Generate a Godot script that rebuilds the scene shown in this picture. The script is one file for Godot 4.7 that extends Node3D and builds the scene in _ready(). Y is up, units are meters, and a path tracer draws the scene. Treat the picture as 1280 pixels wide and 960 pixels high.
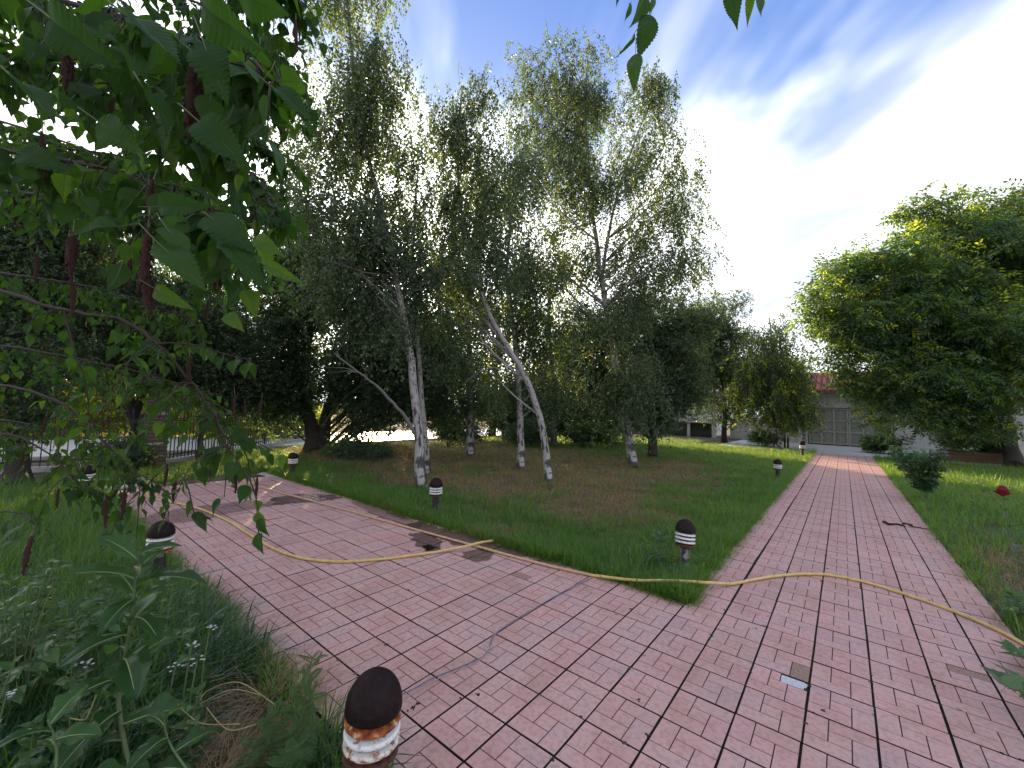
extends Node3D
# A garden corner: two brick-patterned slab paths meeting at a lawn with birches, low sun behind the trees.

class Shape:
	var v := PackedVector3Array()
	var n := PackedVector3Array()
	var u := PackedVector2Array()
	var c := PackedColorArray()
	var tint := Color(1, 1, 1)

	func tri(p: Vector3, q: Vector3, r: Vector3, np: Vector3, nq: Vector3, nr: Vector3, a := Vector2.ZERO, b := Vector2.ZERO, d := Vector2.ZERO) -> void:
		if (r - p).cross(q - p).dot(np + nq + nr) < 0.0:
			v.append(p); v.append(r); v.append(q)
			n.append(np); n.append(nr); n.append(nq)
			u.append(a); u.append(d); u.append(b)
		else:
			v.append(p); v.append(q); v.append(r)
			n.append(np); n.append(nq); n.append(nr)
			u.append(a); u.append(b); u.append(d)
		c.append(tint); c.append(tint); c.append(tint)

	func flat(p: Vector3, q: Vector3, r: Vector3, out := Vector3.ZERO) -> void:
		var g := (r - p).cross(q - p).normalized()
		if out != Vector3.ZERO and g.dot(out) < 0.0:
			g = -g
		tri(p, q, r, g, g, g)

	func quad(p: Vector3, q: Vector3, r: Vector3, s: Vector3, out := Vector3.ZERO) -> void:
		flat(p, q, r, out)
		flat(p, r, s, out)

	# a box with chamfered upper edges; size is full, foot is the centre of its underside
	func block(foot: Vector3, size: Vector3, cut := 0.0, turn := Basis()) -> void:
		var x := size.x / 2.0
		var z := size.z / 2.0
		var rings := [[0.0, x, z], [size.y - cut, x, z]]
		if cut > 0.0:
			rings.append([size.y, x - cut, z - cut])
		var pts := []
		for r in rings:
			var ring := []
			for k in [[-1, -1], [1, -1], [1, 1], [-1, 1]]:
				ring.append(foot + turn * Vector3(k[0] * r[1], r[0], k[1] * r[2]))
			pts.append(ring)
		var mid := foot + turn * Vector3(0, size.y / 2.0, 0)
		for i in pts.size() - 1:
			for k in 4:
				var l := (k + 1) % 4
				quad(pts[i][k], pts[i][l], pts[i + 1][l], pts[i + 1][k], (pts[i][k] + pts[i][l]) / 2.0 - mid)
		var t = pts[pts.size() - 1]
		quad(t[0], t[1], t[2], t[3], turn.y)
		quad(pts[0][0], pts[0][1], pts[0][2], pts[0][3], -turn.y)

	func tube(path: Array, radii: Array, sides := 6, wob := 0.0, seed_ := 1, vscale := 0.0) -> void:
		var rings := []
		var norms := []
		var side := Vector3.ZERO
		var r := RandomNumberGenerator.new()
		r.seed = seed_
		var along := 0.0
		var vs := []
		for i in path.size():
			var d: Vector3 = (path[mini(i + 1, path.size() - 1)] - path[maxi(i - 1, 0)]).normalized()
			if side == Vector3.ZERO:
				side = d.cross(Vector3(0.31, 0.17, 0.93)).normalized()
			side = (side - d * side.dot(d)).normalized()
			var up := d.cross(side)
			var ring := []
			var nn := []
			for k in sides + 1:
				var a := TAU * (k % sides) / sides
				var o := side * cos(a) + up * sin(a)
				ring.append(o)
				nn.append(o)
			for k in sides:
				ring[k] = path[i] + nn[k] * radii[mini(i, radii.size() - 1)] * (1.0 + r.randf_range(-wob, wob))
			ring[sides] = ring[0]
			if i > 0:
				along += path[i].distance_to(path[i - 1])
			vs.append(along)
			rings.append(ring)
			norms.append(nn)
		for i in path.size() - 1:
			var va: float = vs[i] / vscale if vscale > 0.0 else vs[i] / along
			var vb: float = vs[i + 1] / vscale if vscale > 0.0 else vs[i + 1] / along
			for k in sides:
				var ua := float(k) / sides
				var ub := float(k + 1) / sides
				tri(rings[i][k], rings[i][k + 1], rings[i + 1][k + 1], norms[i][k], norms[i][k + 1], norms[i + 1][k + 1], Vector2(ua, va), Vector2(ub, va), Vector2(ub, vb))
				tri(rings[i][k], rings[i + 1][k + 1], rings[i + 1][k], norms[i][k], norms[i + 1][k + 1], norms[i + 1][k], Vector2(ua, va), Vector2(ub, vb), Vector2(ua, vb))
		for e in [0, path.size() - 1]:
			for k in sides:
				flat(path[e], rings[e][k], rings[e][k + 1], path[e] - path[1 if e == 0 else path.size() - 2])

	# profile: [radius, height] pairs turned round the y axis
	func lathe(profile: Array, segs := 24, base := Transform3D(), tints := []) -> void:
		for i in profile.size() - 1:
			var p = profile[i]
			var q = profile[i + 1]
			var slope := Vector2(q[1] - p[1], p[0] - q[0]).normalized()
			var keep := tint
			if tints.size() > i:
				tint = tints[i]
			for k in segs:
				var a := TAU * k / segs
				var b := TAU * (k + 1) / segs
				var ca := Vector3(cos(a), 0, sin(a))
				var cb := Vector3(cos(b), 0, sin(b))
				var na := base.basis * (ca * slope.x + Vector3(0, slope.y, 0))
				var nb := base.basis * (cb * slope.x + Vector3(0, slope.y, 0))
				var p1: Vector3 = base * (ca * p[0] + Vector3(0, p[1], 0))
				var p2: Vector3 = base * (cb * p[0] + Vector3(0, p[1], 0))
				var q1: Vector3 = base * (ca * q[0] + Vector3(0, q[1], 0))
				var q2: Vector3 = base * (cb * q[0] + Vector3(0, q[1], 0))
				if p[0] > 0.0:
					tri(p1, p2, q2, na, nb, nb)
				if q[0] > 0.0:
					tri(p1, q2, q1, na, nb, na)
			tint = keep

	# a folded leaf of four points
	func leaf(at: Vector3, dir: Vector3, up: Vector3, length: float, width: float, fold := 0.25) -> void:
		var side := dir.cross(up).normalized()
		var nn := side.cross(dir).normalized()
		var tip := at + dir * length - nn * length * 0.12
		var l := at + dir * length * 0.42 + side * width * 0.5 + nn * width * fold
		var r := at + dir * length * 0.42 - side * width * 0.5 + nn * width * fold
		flat(at, l, tip, nn)
		flat(at, tip, r, nn)

	# a blade of grass: bends over as it rises
	func blade(at: Vector3, dir: Vector3, height: float, lean: float, width: float, steps := 3) -> void:
		var side := dir.cross(Vector3.UP).normalized() * width * 0.5
		var last := []
		for i in steps + 1:
			var t := float(i) / steps
			var p := at + Vector3.UP * height * (t - 0.35 * lean * t * t) + dir * height * lean * t * t
			var w := 1.0 - t * t * 0.9
			var here := [p - side * w, p + side * w]
			if i > 0:
				var o := (Vector3.UP * lean - dir * (1.0 - lean * 0.5)).normalized() + Vector3(0, 0.25, 0)
				if i < steps:
					quad(last[0], last[1], here[1], here[0], o)
				else:
					flat(last[0], last[1], p, o)
			last = here

var rng := RandomNumberGenerator.new()
var M := {}
var taken := {}
var lumps := FastNoiseLite.new()

func rf(a: float, b: float) -> float:
	return rng.randf_range(a, b)

func aim() -> Vector3:
	var y := rf(-1.0, 1.0)
	var a := rf(0, TAU)
	var s := sqrt(1.0 - y * y)
	return Vector3(s * cos(a), y, s * sin(a))

func numbered(called: String, parent: Node) -> String:
	var key := str(parent.get_instance_id()) + called
	taken[key] = taken.get(key, -1) + 1
	return called if taken[key] == 0 else "%s_%03d" % [called, taken[key]]

func commit(list: Array) -> ArrayMesh:
	var m := ArrayMesh.new()
	for e in list:
		var s: Shape = e[0]
		if s.v.is_empty():
			continue
		var arr := []
		arr.resize(Mesh.ARRAY_MAX)
		arr[Mesh.ARRAY_VERTEX] = s.v
		arr[Mesh.ARRAY_NORMAL] = s.n
		arr[Mesh.ARRAY_TEX_UV] = s.u
		arr[Mesh.ARRAY_COLOR] = s.c
		m.add_surface_from_arrays(Mesh.PRIMITIVE_TRIANGLES, arr)
		m.surface_set_material(m.get_surface_count() - 1, e[1])
	return m

func hang(called: String, m: Mesh, parent: Node = self) -> MeshInstance3D:
	var o := MeshInstance3D.new()
	o.name = numbered(called, parent)
	o.mesh = m
	parent.add_child(o, true)
	return o

func obj(called: String, list: Array, parent: Node = self) -> MeshInstance3D:
	return hang(called, commit(list), parent)

func many(called: String, m: Mesh, where: Array, parent: Node = self) -> MultiMeshInstance3D:
	var mm := MultiMesh.new()
	mm.transform_format = MultiMesh.TRANSFORM_3D
	mm.mesh = m
	mm.instance_count = where.size()
	var buf := PackedFloat32Array()
	buf.resize(where.size() * 12)
	for i in where.size():
		var t: Transform3D = where[i]
		var k := i * 12
		buf[k] = t.basis.x.x; buf[k + 1] = t.basis.y.x; buf[k + 2] = t.basis.z.x; buf[k + 3] = t.origin.x
		buf[k + 4] = t.basis.x.y; buf[k + 5] = t.basis.y.y; buf[k + 6] = t.basis.z.y; buf[k + 7] = t.origin.y
		buf[k + 8] = t.basis.x.z; buf[k + 9] = t.basis.y.z; buf[k + 10] = t.basis.z.z; buf[k + 11] = t.origin.z
	mm.buffer = buf
	var o := MultiMeshInstance3D.new()
	o.name = numbered(called, parent)
	o.multimesh = mm
	o.set_meta("kind", "stuff")
	parent.add_child(o, true)
	return o

func tag(o: Node, label: String, category := "", group := "", kind := "") -> Node:
	if label: o.set_meta("label", label)
	if category: o.set_meta("category", category)
	if group: o.set_meta("group", group)
	if kind: o.set_meta("kind", kind)
	return o

func thing(called: String, label: String, category: String, at := Vector3.ZERO, group := "") -> Node3D:
	var o := Node3D.new()
	o.name = numbered(called, self)
	add_child(o, true)
	o.position = at
	tag(o, label, category, group)
	return o

# ---------------------------------------------------------------- materials
func lin(r: float, g: float, b: float) -> Color:
	return Color(r, g, b).linear_to_srgb()

func plainmat(r: float, g: float, b: float, rough := 0.8) -> StandardMaterial3D:
	var m := StandardMaterial3D.new()
	m.albedo_color = lin(r, g, b)
	m.roughness = rough
	return m

func noisetex(size: int, freq: float, seed_: int, stops: Array, colors: Array, octaves := 4, as_normal := false) -> NoiseTexture2D:
	var f := FastNoiseLite.new()
	f.seed = seed_
	f.frequency = freq
	f.fractal_octaves = octaves
	var t := NoiseTexture2D.new()
	t.width = size
	t.height = size
	t.seamless = true
	t.noise = f
	if as_normal:
		t.as_normal_map = true
		t.bump_strength = 6.0
	elif colors.size():
		var g := Gradient.new()
		g.offsets = PackedFloat32Array(stops)
		var cs := PackedColorArray()
		for c in colors:
			cs.append(lin(c[0], c[1], c[2]))
		g.colors = cs
		t.color_ramp = g
	return t

# a mottled world-mapped material; per_m is repeats per metre
func mottled(per_m: float, freq: float, seed_: int, stops: Array, colors: Array, rough := 0.9, relief := 0.0, world := true, size := 512) -> StandardMaterial3D:
	var m := StandardMaterial3D.new()
	m.albedo_texture = noisetex(size, freq, seed_, stops, colors)
	m.uv1_triplanar = true
	m.uv1_world_triplanar = world
	m.uv1_scale = Vector3.ONE * per_m
	m.roughness = rough
	if relief > 0.0:
		m.heightmap_enabled = true
		m.heightmap_texture = noisetex(size, freq * 2.0, seed_ + 7, [], [])
		m.heightmap_scale = relief
	return m

func leafmat(r: float, g: float, b: float, tr: float, tg: float, tb: float, amount: float, rough := 0.5) -> StandardMaterial3D:
	var m := plainmat(r, g, b, rough)
	var k := maxf(tr, maxf(tg, tb))
	m.backlight_enabled = true
	m.backlight = lin(tr / k * amount * 2.0, tg / k * amount * 2.0, tb / k * amount * 2.0)
	m.metallic_specular = 0.4
	return m

func birch_bark() -> StandardMaterial3D:
	var w := 128
	var h := 1024
	var im := Image.create(w, h, false, Image.FORMAT_RGB8)
	var f := FastNoiseLite.new()
	f.seed = 5
	f.frequency = 0.02
	var g := FastNoiseLite.new()
	g.seed = 9
	g.frequency = 0.05
	for y in h:
		var low := clampf(1.0 - y / (h * 0.16), 0.0, 1.0)
		for x in w:
			var cx := cos(TAU * x / w) * 20.0
			var cz := sin(TAU * x / w) * 20.0
			var a := f.get_noise_3d(cx * 1.4, y * 5.0, cz * 1.4)
			var b := g.get_noise_3d(cx * 0.9, y * 0.55, cz * 0.9)
			var t := f.get_noise_3d(cx, y * 0.4 + 900.0, cz) * 0.12
			var c := Color(0.34 + t, 0.31 + t, 0.30 + t)
			if a > 0.22:
				c = c.lerp(Color(0.085, 0.075, 0.07), minf(0.9, (a - 0.22) * 6.0))
			if b + low * 0.42 > 0.24:
				c = c.lerp(Color(0.055, 0.05, 0.045), minf(1.0, (b + low * 0.42 - 0.24) * 6.0))
			im.set_pixel(x, y, c.linear_to_srgb())
	var m := StandardMaterial3D.new()
	m.albedo_texture = ImageTexture.create_from_image(im)
	m.roughness = 0.75
	return m

func materials() -> void:
	# slab tops: pinkish red concrete with grey bloom
	M.paver = mottled(0.55, 0.006, 3, [0.2, 0.45, 0.6, 0.8], [[0.54, 0.305, 0.272], [0.60, 0.345, 0.312], [0.60, 0.360, 0.330], [0.55, 0.352, 0.330]], 0.82, 0.25)
	var fine := noisetex(512, 0.09, 31, [0.25, 0.5, 0.75], [[0.80, 0.79, 0.79], [0.97, 0.96, 0.96], [1.0, 1.0, 1.0]], 5)
	M.paver.detail_enabled = true
	M.paver.detail_blend_mode = BaseMaterial3D.BLEND_MODE_MUL
	M.paver.detail_albedo = fine
	M.paver.vertex_color_use_as_albedo = true
	M.grime = mottled(3.0, 0.03, 4, [0.3, 0.7], [[0.016, 0.012, 0.012], [0.035, 0.025, 0.023]], 0.95)
	M.sand = mottled(4.0, 0.03, 14, [0.3, 0.7], [[0.28, 0.17, 0.13], [0.42, 0.28, 0.235]], 0.95, 0.5)
	M.cement = mottled(4.0, 0.03, 15, [0.3, 0.7], [[0.50, 0.50, 0.52], [0.66, 0.66, 0.68]], 0.85, 0.3)
	M.bed = mottled(2.0, 0.02, 16, [0.3, 0.55, 0.75], [[0.012, 0.010, 0.010], [0.03, 0.024, 0.02], [0.03, 0.04, 0.018]], 1.0)
	M.soil = mottled(0.35, 0.02, 17, [0.25, 0.45, 0.6, 0.8], [[0.055, 0.042, 0.028], [0.10, 0.072, 0.045], [0.085, 0.075, 0.035], [0.15, 0.105, 0.065]], 1.0, 3.0)
	M.concrete = mottled(0.4, 0.02, 18, [0.2, 0.5, 0.8], [[0.38, 0.37, 0.36], [0.47, 0.46, 0.45], [0.53, 0.52, 0.51]], 0.75, 0.4)
	M.road = mottled(0.4, 0.02, 19, [0.2, 0.5, 0.8], [[0.40, 0.38, 0.35], [0.48, 0.46, 0.43], [0.55, 0.53, 0.49]], 0.45)
	M.plaster = mottled(0.4, 0.015, 20, [0.2, 0.5, 0.8], [[0.36, 0.34, 0.32], [0.42, 0.40, 0.375], [0.46, 0.44, 0.41]], 0.9, 0.3)
	M.white_wall = mottled(0.5, 0.02, 21, [0.2, 0.8], [[0.58, 0.58, 0.58], [0.70, 0.70, 0.70]], 0.8)
	M.gate = mottled(0.8, 0.02, 22, [0.2, 0.5, 0.8], [[0.29, 0.275, 0.235], [0.35, 0.335, 0.285], [0.38, 0.36, 0.31]], 0.55)
	M.gate_sheet = mottled(0.8, 0.02, 122, [0.2, 0.5, 0.8], [[0.19, 0.185, 0.16], [0.25, 0.24, 0.21], [0.29, 0.28, 0.245]], 0.6)
	M.roof = mottled(1.0, 0.03, 23, [0.2, 0.8], [[0.24, 0.06, 0.055], [0.33, 0.09, 0.08]], 0.8)
	M.glass = plainmat(0.02, 0.025, 0.03, 0.08)
	M.iron = plainmat(0.018, 0.018, 0.02, 0.5)
	M.brick_pillar = mottled(2.0, 0.03, 24, [0.2, 0.8], [[0.09, 0.058, 0.045], [0.14, 0.09, 0.07]], 0.9, 0.5)
	M.wood = mottled(2.0, 0.03, 25, [0.2, 0.8], [[0.13, 0.075, 0.045], [0.21, 0.125, 0.08]], 0.85, 0.4)
	M.bark = mottled(2.2, 0.03, 26, [0.25, 0.5, 0.75], [[0.022, 0.017, 0.013], [0.05, 0.038, 0.03], [0.085, 0.068, 0.055]], 0.95, 3.0)
	M.bark_grey = mottled(2.2, 0.03, 27, [0.25, 0.5, 0.75], [[0.05, 0.045, 0.04], [0.12, 0.105, 0.095], [0.20, 0.18, 0.165]], 0.95, 2.0)
	M.birch = birch_bark()
	M.dead_wood = mottled(5.0, 0.03, 28, [0.3, 0.7], [[0.09, 0.08, 0.077], [0.22, 0.205, 0.20]], 0.85)
	M.twig = plainmat(0.045, 0.03, 0.022, 0.8)
	# bollards
	M.dome = mottled(4.0, 0.012, 40, [0.25, 0.6, 0.85], [[0.010, 0.005, 0.006], [0.016, 0.008, 0.008], [0.030, 0.014, 0.012]], 0.62, 0.0, false)
	M.dome.metallic_specular = 0.3
	M.post = mottled(4.0, 0.012, 41, [0.3, 0.62, 0.75], [[0.012, 0.012, 0.014], [0.022, 0.02, 0.02], [0.05, 0.035, 0.03]], 0.6, 0.0, false)
	M.post_bare = mottled(3.0, 0.009, 42, [0.3, 0.5, 0.6, 0.8], [[0.02, 0.018, 0.018], [0.06, 0.05, 0.05], [0.24, 0.23, 0.235], [0.34, 0.33, 0.33]], 0.6, 0.0, false)
	M.louvre = mottled(4.0, 0.014, 43, [0.3, 0.66, 0.74, 0.82], [[0.80, 0.80, 0.80], [0.74, 0.73, 0.72], [0.45, 0.24, 0.14], [0.20, 0.075, 0.03]], 0.45, 0.0, false)
	M.louvre_rust = mottled(4.0, 0.014, 44, [0.2, 0.54, 0.60, 0.68, 0.85], [[0.74, 0.73, 0.71], [0.72, 0.68, 0.62], [0.45, 0.16, 0.05], [0.30, 0.075, 0.02], [0.11, 0.03, 0.014]], 0.75, 0.15, false)
	M.rust = mottled(4.0, 0.010, 45, [0.2, 0.42, 0.6, 0.78, 0.84], [[0.06, 0.018, 0.010], [0.20, 0.05, 0.015], [0.42, 0.11, 0.025], [0.55, 0.16, 0.035], [0.7, 0.6, 0.5]], 0.9, 0.3, false)
	M.rust_dark = mottled(4.0, 0.016, 46, [0.2, 0.5, 0.8], [[0.03, 0.014, 0.011], [0.075, 0.026, 0.016], [0.16, 0.05, 0.022]], 0.85, 0.2, false)
	M.hose = mottled(1.3, 0.02, 50, [0.2, 0.5, 0.8], [[0.55, 0.36, 0.11], [0.66, 0.46, 0.17], [0.70, 0.53, 0.25]], 0.42)
	M.hose_dusk = mottled(1.3, 0.02, 51, [0.2, 0.5, 0.8], [[0.46, 0.26, 0.15], [0.55, 0.34, 0.20], [0.58, 0.40, 0.25]], 0.5)  # far stretch of the same hose, dusk light put into its colour
	M.wire_blue = plainmat(0.10, 0.12, 0.19, 0.5)
	M.wire_white = plainmat(0.36, 0.30, 0.29, 0.5)
	# leaves (reflected colour, then the colour that shines through and how much)
	M.birch_mid = leafmat(0.034, 0.060, 0.034, 0.42, 0.62, 0.14, 0.12, 0.36)
	M.birch_dark = leafmat(0.022, 0.040, 0.026, 0.36, 0.55, 0.14, 0.07, 0.34)
	M.birch_pale = leafmat(0.068, 0.105, 0.048, 0.58, 0.72, 0.14, 0.18, 0.42)
	M.elm_mid = leafmat(0.040, 0.078, 0.046, 0.35, 0.62, 0.14, 0.10, 0.33)
	M.elm_dark = leafmat(0.025, 0.050, 0.033, 0.30, 0.55, 0.14, 0.07, 0.32)
	M.elm_pale = leafmat(0.066, 0.105, 0.042, 0.55, 0.75, 0.10, 0.17, 0.42)
	M.walnut_mid = leafmat(0.030, 0.074, 0.036, 0.48, 0.80, 0.06, 0.14, 0.36)
	M.walnut_dark = leafmat(0.018, 0.046, 0.028, 0.35, 0.70, 0.08, 0.09, 0.34)
	M.walnut_pale = leafmat(0.085, 0.125, 0.026, 0.78, 0.92, 0.05, 0.42, 0.42)
	M.hedge_mid = leafmat(0.10, 0.12, 0.022, 0.92, 0.90, 0.05, 0.55, 0.5)
	M.hedge_pale = leafmat(0.12, 0.12, 0.025, 1.0, 0.86, 0.06, 0.50, 0.5)
	M.near_leaf = leafmat(0.022, 0.052, 0.014, 0.32, 0.70, 0.04, 0.13, 0.5)
	M.near_leaf_dark = leafmat(0.014, 0.036, 0.012, 0.28, 0.65, 0.05, 0.10, 0.6)
	M.near_leaf_pale = leafmat(0.045, 0.090, 0.022, 0.45, 0.80, 0.05, 0.20, 0.45)
	for k in ["near_leaf", "near_leaf_dark", "near_leaf_pale"]:
		M[k].metallic_specular = 0.25
	M.catkin = mottled(9.0, 0.06, 60, [0.3, 0.7], [[0.022, 0.008, 0.007], [0.070, 0.024, 0.016]], 0.9, 0.0, false)
	M.grass = leafmat(0.055, 0.130, 0.026, 0.45, 0.78, 0.06, 0.20, 0.45)
	M.grass_dark = leafmat(0.030, 0.066, 0.024, 0.40, 0.70, 0.08, 0.12, 0.5)
	M.grass_pale = leafmat(0.10, 0.17, 0.040, 0.60, 0.82, 0.06, 0.24, 0.45)
	M.dry = leafmat(0.27, 0.175, 0.10, 0.7, 0.5, 0.25, 0.12, 0.7)
	M.dry_dark = leafmat(0.15, 0.088, 0.05, 0.7, 0.5, 0.25, 0.08, 0.7)
	M.straw = leafmat(0.38, 0.31, 0.15, 0.8, 0.65, 0.3, 0.12, 0.6)
	M.weed = leafmat(0.036, 0.082, 0.024, 0.35, 0.75, 0.10, 0.14, 0.36)
	M.weed_dark = leafmat(0.022, 0.054, 0.018, 0.30, 0.70, 0.10, 0.12, 0.34)
	M.weed_pale = leafmat(0.080, 0.140, 0.055, 0.5, 0.8, 0.2, 0.14, 0.33)
	M.midrib = plainmat(0.26, 0.33, 0.13, 0.5)
	M.stem = plainmat(0.12, 0.16, 0.07, 0.6)
	M.petal_white = leafmat(0.72, 0.70, 0.70, 0.9, 0.9, 0.9, 0.2, 0.7)
	M.petal_red = leafmat(0.16, 0.010, 0.018, 0.9, 0.05, 0.05, 0.12, 0.6)
	M.petal_pink = leafmat(0.55, 0.38, 0.36, 0.9, 0.6, 0.6, 0.2, 0.6)

# ---------------------------------------------------------------- camera, sky, sun
const SUN := Vector3(-0.8242, 0.2152, -0.5238)
const X0 := -1.0863   # left edge of the path that runs to the gate
const X1 := 1.0137    # its right edge
const Z0 := -3.8357   # far edge of the path that runs to the left
const Z1 := -1.1357   # its near edge

func camera_sky_sun() -> void:
	var cam := Camera3D.new()
	cam.name = "camera"
	cam.fov = 86.6968
	cam.far = 600.0
	cam.near = 0.02
	cam.position = Vector3(0, 1.6342, 0)
	cam.basis = Basis(Vector3(0.775854, 0.031824, -0.630110), Vector3(0.013865, 0.997626, 0.067457), Vector3(0.630761, -0.061073, 0.773570))
	add_child(cam)
	cam.current = true
	var e := Environment.new()
	e.background_mode = Environment.BG_SKY
	e.tonemap_mode = Environment.TONE_MAPPER_LINEAR
	e.tonemap_exposure = 2.35
	e.sdfgi_enabled = true
	e.ssao_enabled = true
	e.ssil_enabled = true
	var sky := Sky.new()
	var pano := PanoramaSkyMaterial.new()
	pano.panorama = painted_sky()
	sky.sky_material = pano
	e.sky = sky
	var we := WorldEnvironment.new()
	we.name = "environment"
	we.environment = e
	add_child(we)
	var sun := DirectionalLight3D.new()
	sun.name = "sun"
	sun.light_color = Color(1.0, 0.87, 0.68)
	sun.light_energy = 1.6
	sun.light_angular_distance = 0.5
	sun.shadow_enabled = true
	add_child(sun)
	sun.look_at_from_position(SUN * 100.0, Vector3.ZERO)

func painted_sky() -> ImageTexture:
	var w := 1280
	var h := 640
	var im := Image.create(w, h, false, Image.FORMAT_RGBAF)
	var big := FastNoiseLite.new()
	big.seed = 23
	big.frequency = 0.55
	big.fractal_octaves = 5
	var wisp := FastNoiseLite.new()
	wisp.seed = 12
	wisp.frequency = 1.5
	wisp.fractal_octaves = 5
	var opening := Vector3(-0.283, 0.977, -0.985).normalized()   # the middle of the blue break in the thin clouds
	for y in h:
		var up := PI * (0.5 - (y + 0.5) / h)
		for x in w:
			if up < -0.05:
				im.set_pixel(x, y, Color(0.10, 0.09, 0.075))
				continue
			var a := TAU * (x + 0.5) / w
			var d := Vector3(sin(a) * cos(up), sin(up), -cos(a) * cos(up))
			var hgt := maxf(d.y, 0.0)
			var k := 1.0 / (hgt + 0.16)
			# the cloud sheet lies high above: streaks run across the view
			var p := Vector2(d.x * k, d.z * k)
			var q := Vector2(p.x * 0.80 + p.y * 0.60, p.y * 0.80 - p.x * 0.60)
			var n := big.get_noise_2d(q.x * 0.9, q.y * 1.25) + 0.85 * wisp.get_noise_2d(q.x * 0.9 + n_off(q), q.y * 1.7)
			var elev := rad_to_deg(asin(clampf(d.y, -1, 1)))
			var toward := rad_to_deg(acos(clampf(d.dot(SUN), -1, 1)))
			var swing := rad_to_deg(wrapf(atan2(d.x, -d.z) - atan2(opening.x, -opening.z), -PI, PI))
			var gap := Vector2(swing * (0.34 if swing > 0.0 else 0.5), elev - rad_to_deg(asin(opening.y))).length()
			var bias := lerpf(1.0, lerpf(-0.55, 0.60, smoothstep(12.0, 48.0, gap)), smoothstep(22.0, 41.0, elev)) + 0.30 * exp(-toward / 22.0)  # unseen cloud overhead and behind is thickened to brighten the slabs
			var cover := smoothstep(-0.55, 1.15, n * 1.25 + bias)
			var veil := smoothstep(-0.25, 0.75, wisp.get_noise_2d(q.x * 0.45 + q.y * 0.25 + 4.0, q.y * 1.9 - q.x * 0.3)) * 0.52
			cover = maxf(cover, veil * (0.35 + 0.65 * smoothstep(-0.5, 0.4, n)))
			var blue := Color(0.17, 0.28, 0.50).lerp(Color(0.030, 0.100, 0.315), smoothstep(6.0, 52.0, elev))
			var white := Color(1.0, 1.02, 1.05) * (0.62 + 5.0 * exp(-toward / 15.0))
			white = white.lerp(Color(0.21, 0.26, 0.36), 0.85 * smoothstep(-0.25, 0.40, -wisp.get_noise_2d(q.x * 0.5 + 9.0, q.y * 1.2)) * smoothstep(7.0, 19.0, elev) * smoothstep(24.0, 60.0, toward))
			var c := blue.lerp(white, cover) + Color(1.0, 0.86, 0.62) * (5.0 * exp(-toward / 5.0)) + Color(1.0, 0.97, 0.9) * (0.5 * exp(-toward / 20.0))
			c.a = 1.0
			im.set_pixel(x, y, c)
	return ImageTexture.create_from_image(im)

func n_off(q: Vector2) -> float:
	return 0.35 * lumps.get_noise_2d(q.x * 40.0, q.y * 40.0)

# ---------------------------------------------------------------- ground
func paved(x: float, z: float, grow := 0.0) -> bool:
	if x > X0 - grow and x < X1 + grow and z < 1.0 + grow and z > -24.45 - grow:
		return true
	return x < X0 + 0.2 and x > -10.05 - grow and z > Z0 - grow and z < Z1 + grow

func ground_at(x: float, z: float) -> float:
	var away := 1.0
	if x < X1 + 1.2 and x > -11.2 and z > -25.5:
		var dx := maxf(X0 - x, x - X1)
		var dz := maxf(Z0 - z, z - Z1)
		away = clampf(maxf(dx, -99.0) if z < Z0 else (minf(dx, dz) if x < X0 else dx), 0.0, 1.0)
		if z > Z1 and x < X0:
			away = clampf(minf(dz, dx + 0.0) if dx > 0.0 else dz, 0.0, 1.0)
	var y := -0.02 + away * (0.02 + 0.04 * lumps.get_noise_2d(x * 60.0, z * 60.0))
	y += 0.32 * exp(-(pow(x + 11.8, 2) / 5.0 + pow(z + 7.6, 2) / 4.0))
	y += 0.12 * exp(-(pow(x + 3.4, 2) / 3.0 + pow(z - 0.6, 2) / 1.0))
	if paved(x, z, 0.0):
		y = -0.045
	if z < -24.2 and z > -33.2 and x > -6.5 and x < 13.0 and (z < -24.6 or x > X1 + 0.4 or x < X0 - 0.4):
		y = minf(y, -0.09)
	if x < -15.2 and x > -23.0:
		y = minf(y, -0.08)
	return y

func on_ground(p: Vector3) -> Vector3:
	return Vector3(p.x, ground_at(p.x, p.z), p.z)

func lines(a: float, b: float, fine: float, lo: float, hi: float) -> Array:
	var out := []
	var x := a
	while x < b:
		out.append(x)
		var off := maxf(maxf(lo - x, x - hi), 0.0)
		x += fine + off * 0.22
	out.append(b)
	return out

func ground() -> void:
	var s := Shape.new()
	var xs := lines(-260.0, 260.0, 0.3, -14.5, 5.0)
	var zs := lines(-320.0, 120.0, 0.3, -26.0, 3.0)
	var hs := []
	for x in xs:
		var col := []
		for z in zs:
			col.append(Vector3(x, ground_at(x, z), z))
		hs.append(col)
	for i in xs.size() - 1:
		for j in zs.size() - 1:
			var a: Vector3 = hs[i][j]
			var b: Vector3 = hs[i + 1][j]
			var c: Vector3 = hs[i + 1][j + 1]
			var d: Vector3 = hs[i][j + 1]
			s.quad(a, b, c, d, Vector3.UP)
	tag(obj("ground", [[s, M.soil]]), "bare brown soil under grass on both sides of the paths", "", "", "structure")
	var bed := Shape.new()
	bed.block(Vector3((X0 + X1) / 2.0, -0.043, -11.7), Vector3(X1 - X0 - 0.02, 0.026, 25.4))
	bed.block(Vector3((X0 - 10.03) / 2.0, -0.043, (Z0 + Z1) / 2.0), Vector3(X0 + 10.03 - 0.01, 0.026, Z1 - Z0 - 0.02))
	var pav := Node3D.new()
	pav.name = "paving"
	add_child(pav)
	tag(pav, "pinkish red garden path of square slabs cast in a basketweave brick pattern", "", "", "structure")
	obj("joint_bed", [[bed, M.bed]], pav)
	slabs(pav)

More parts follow.
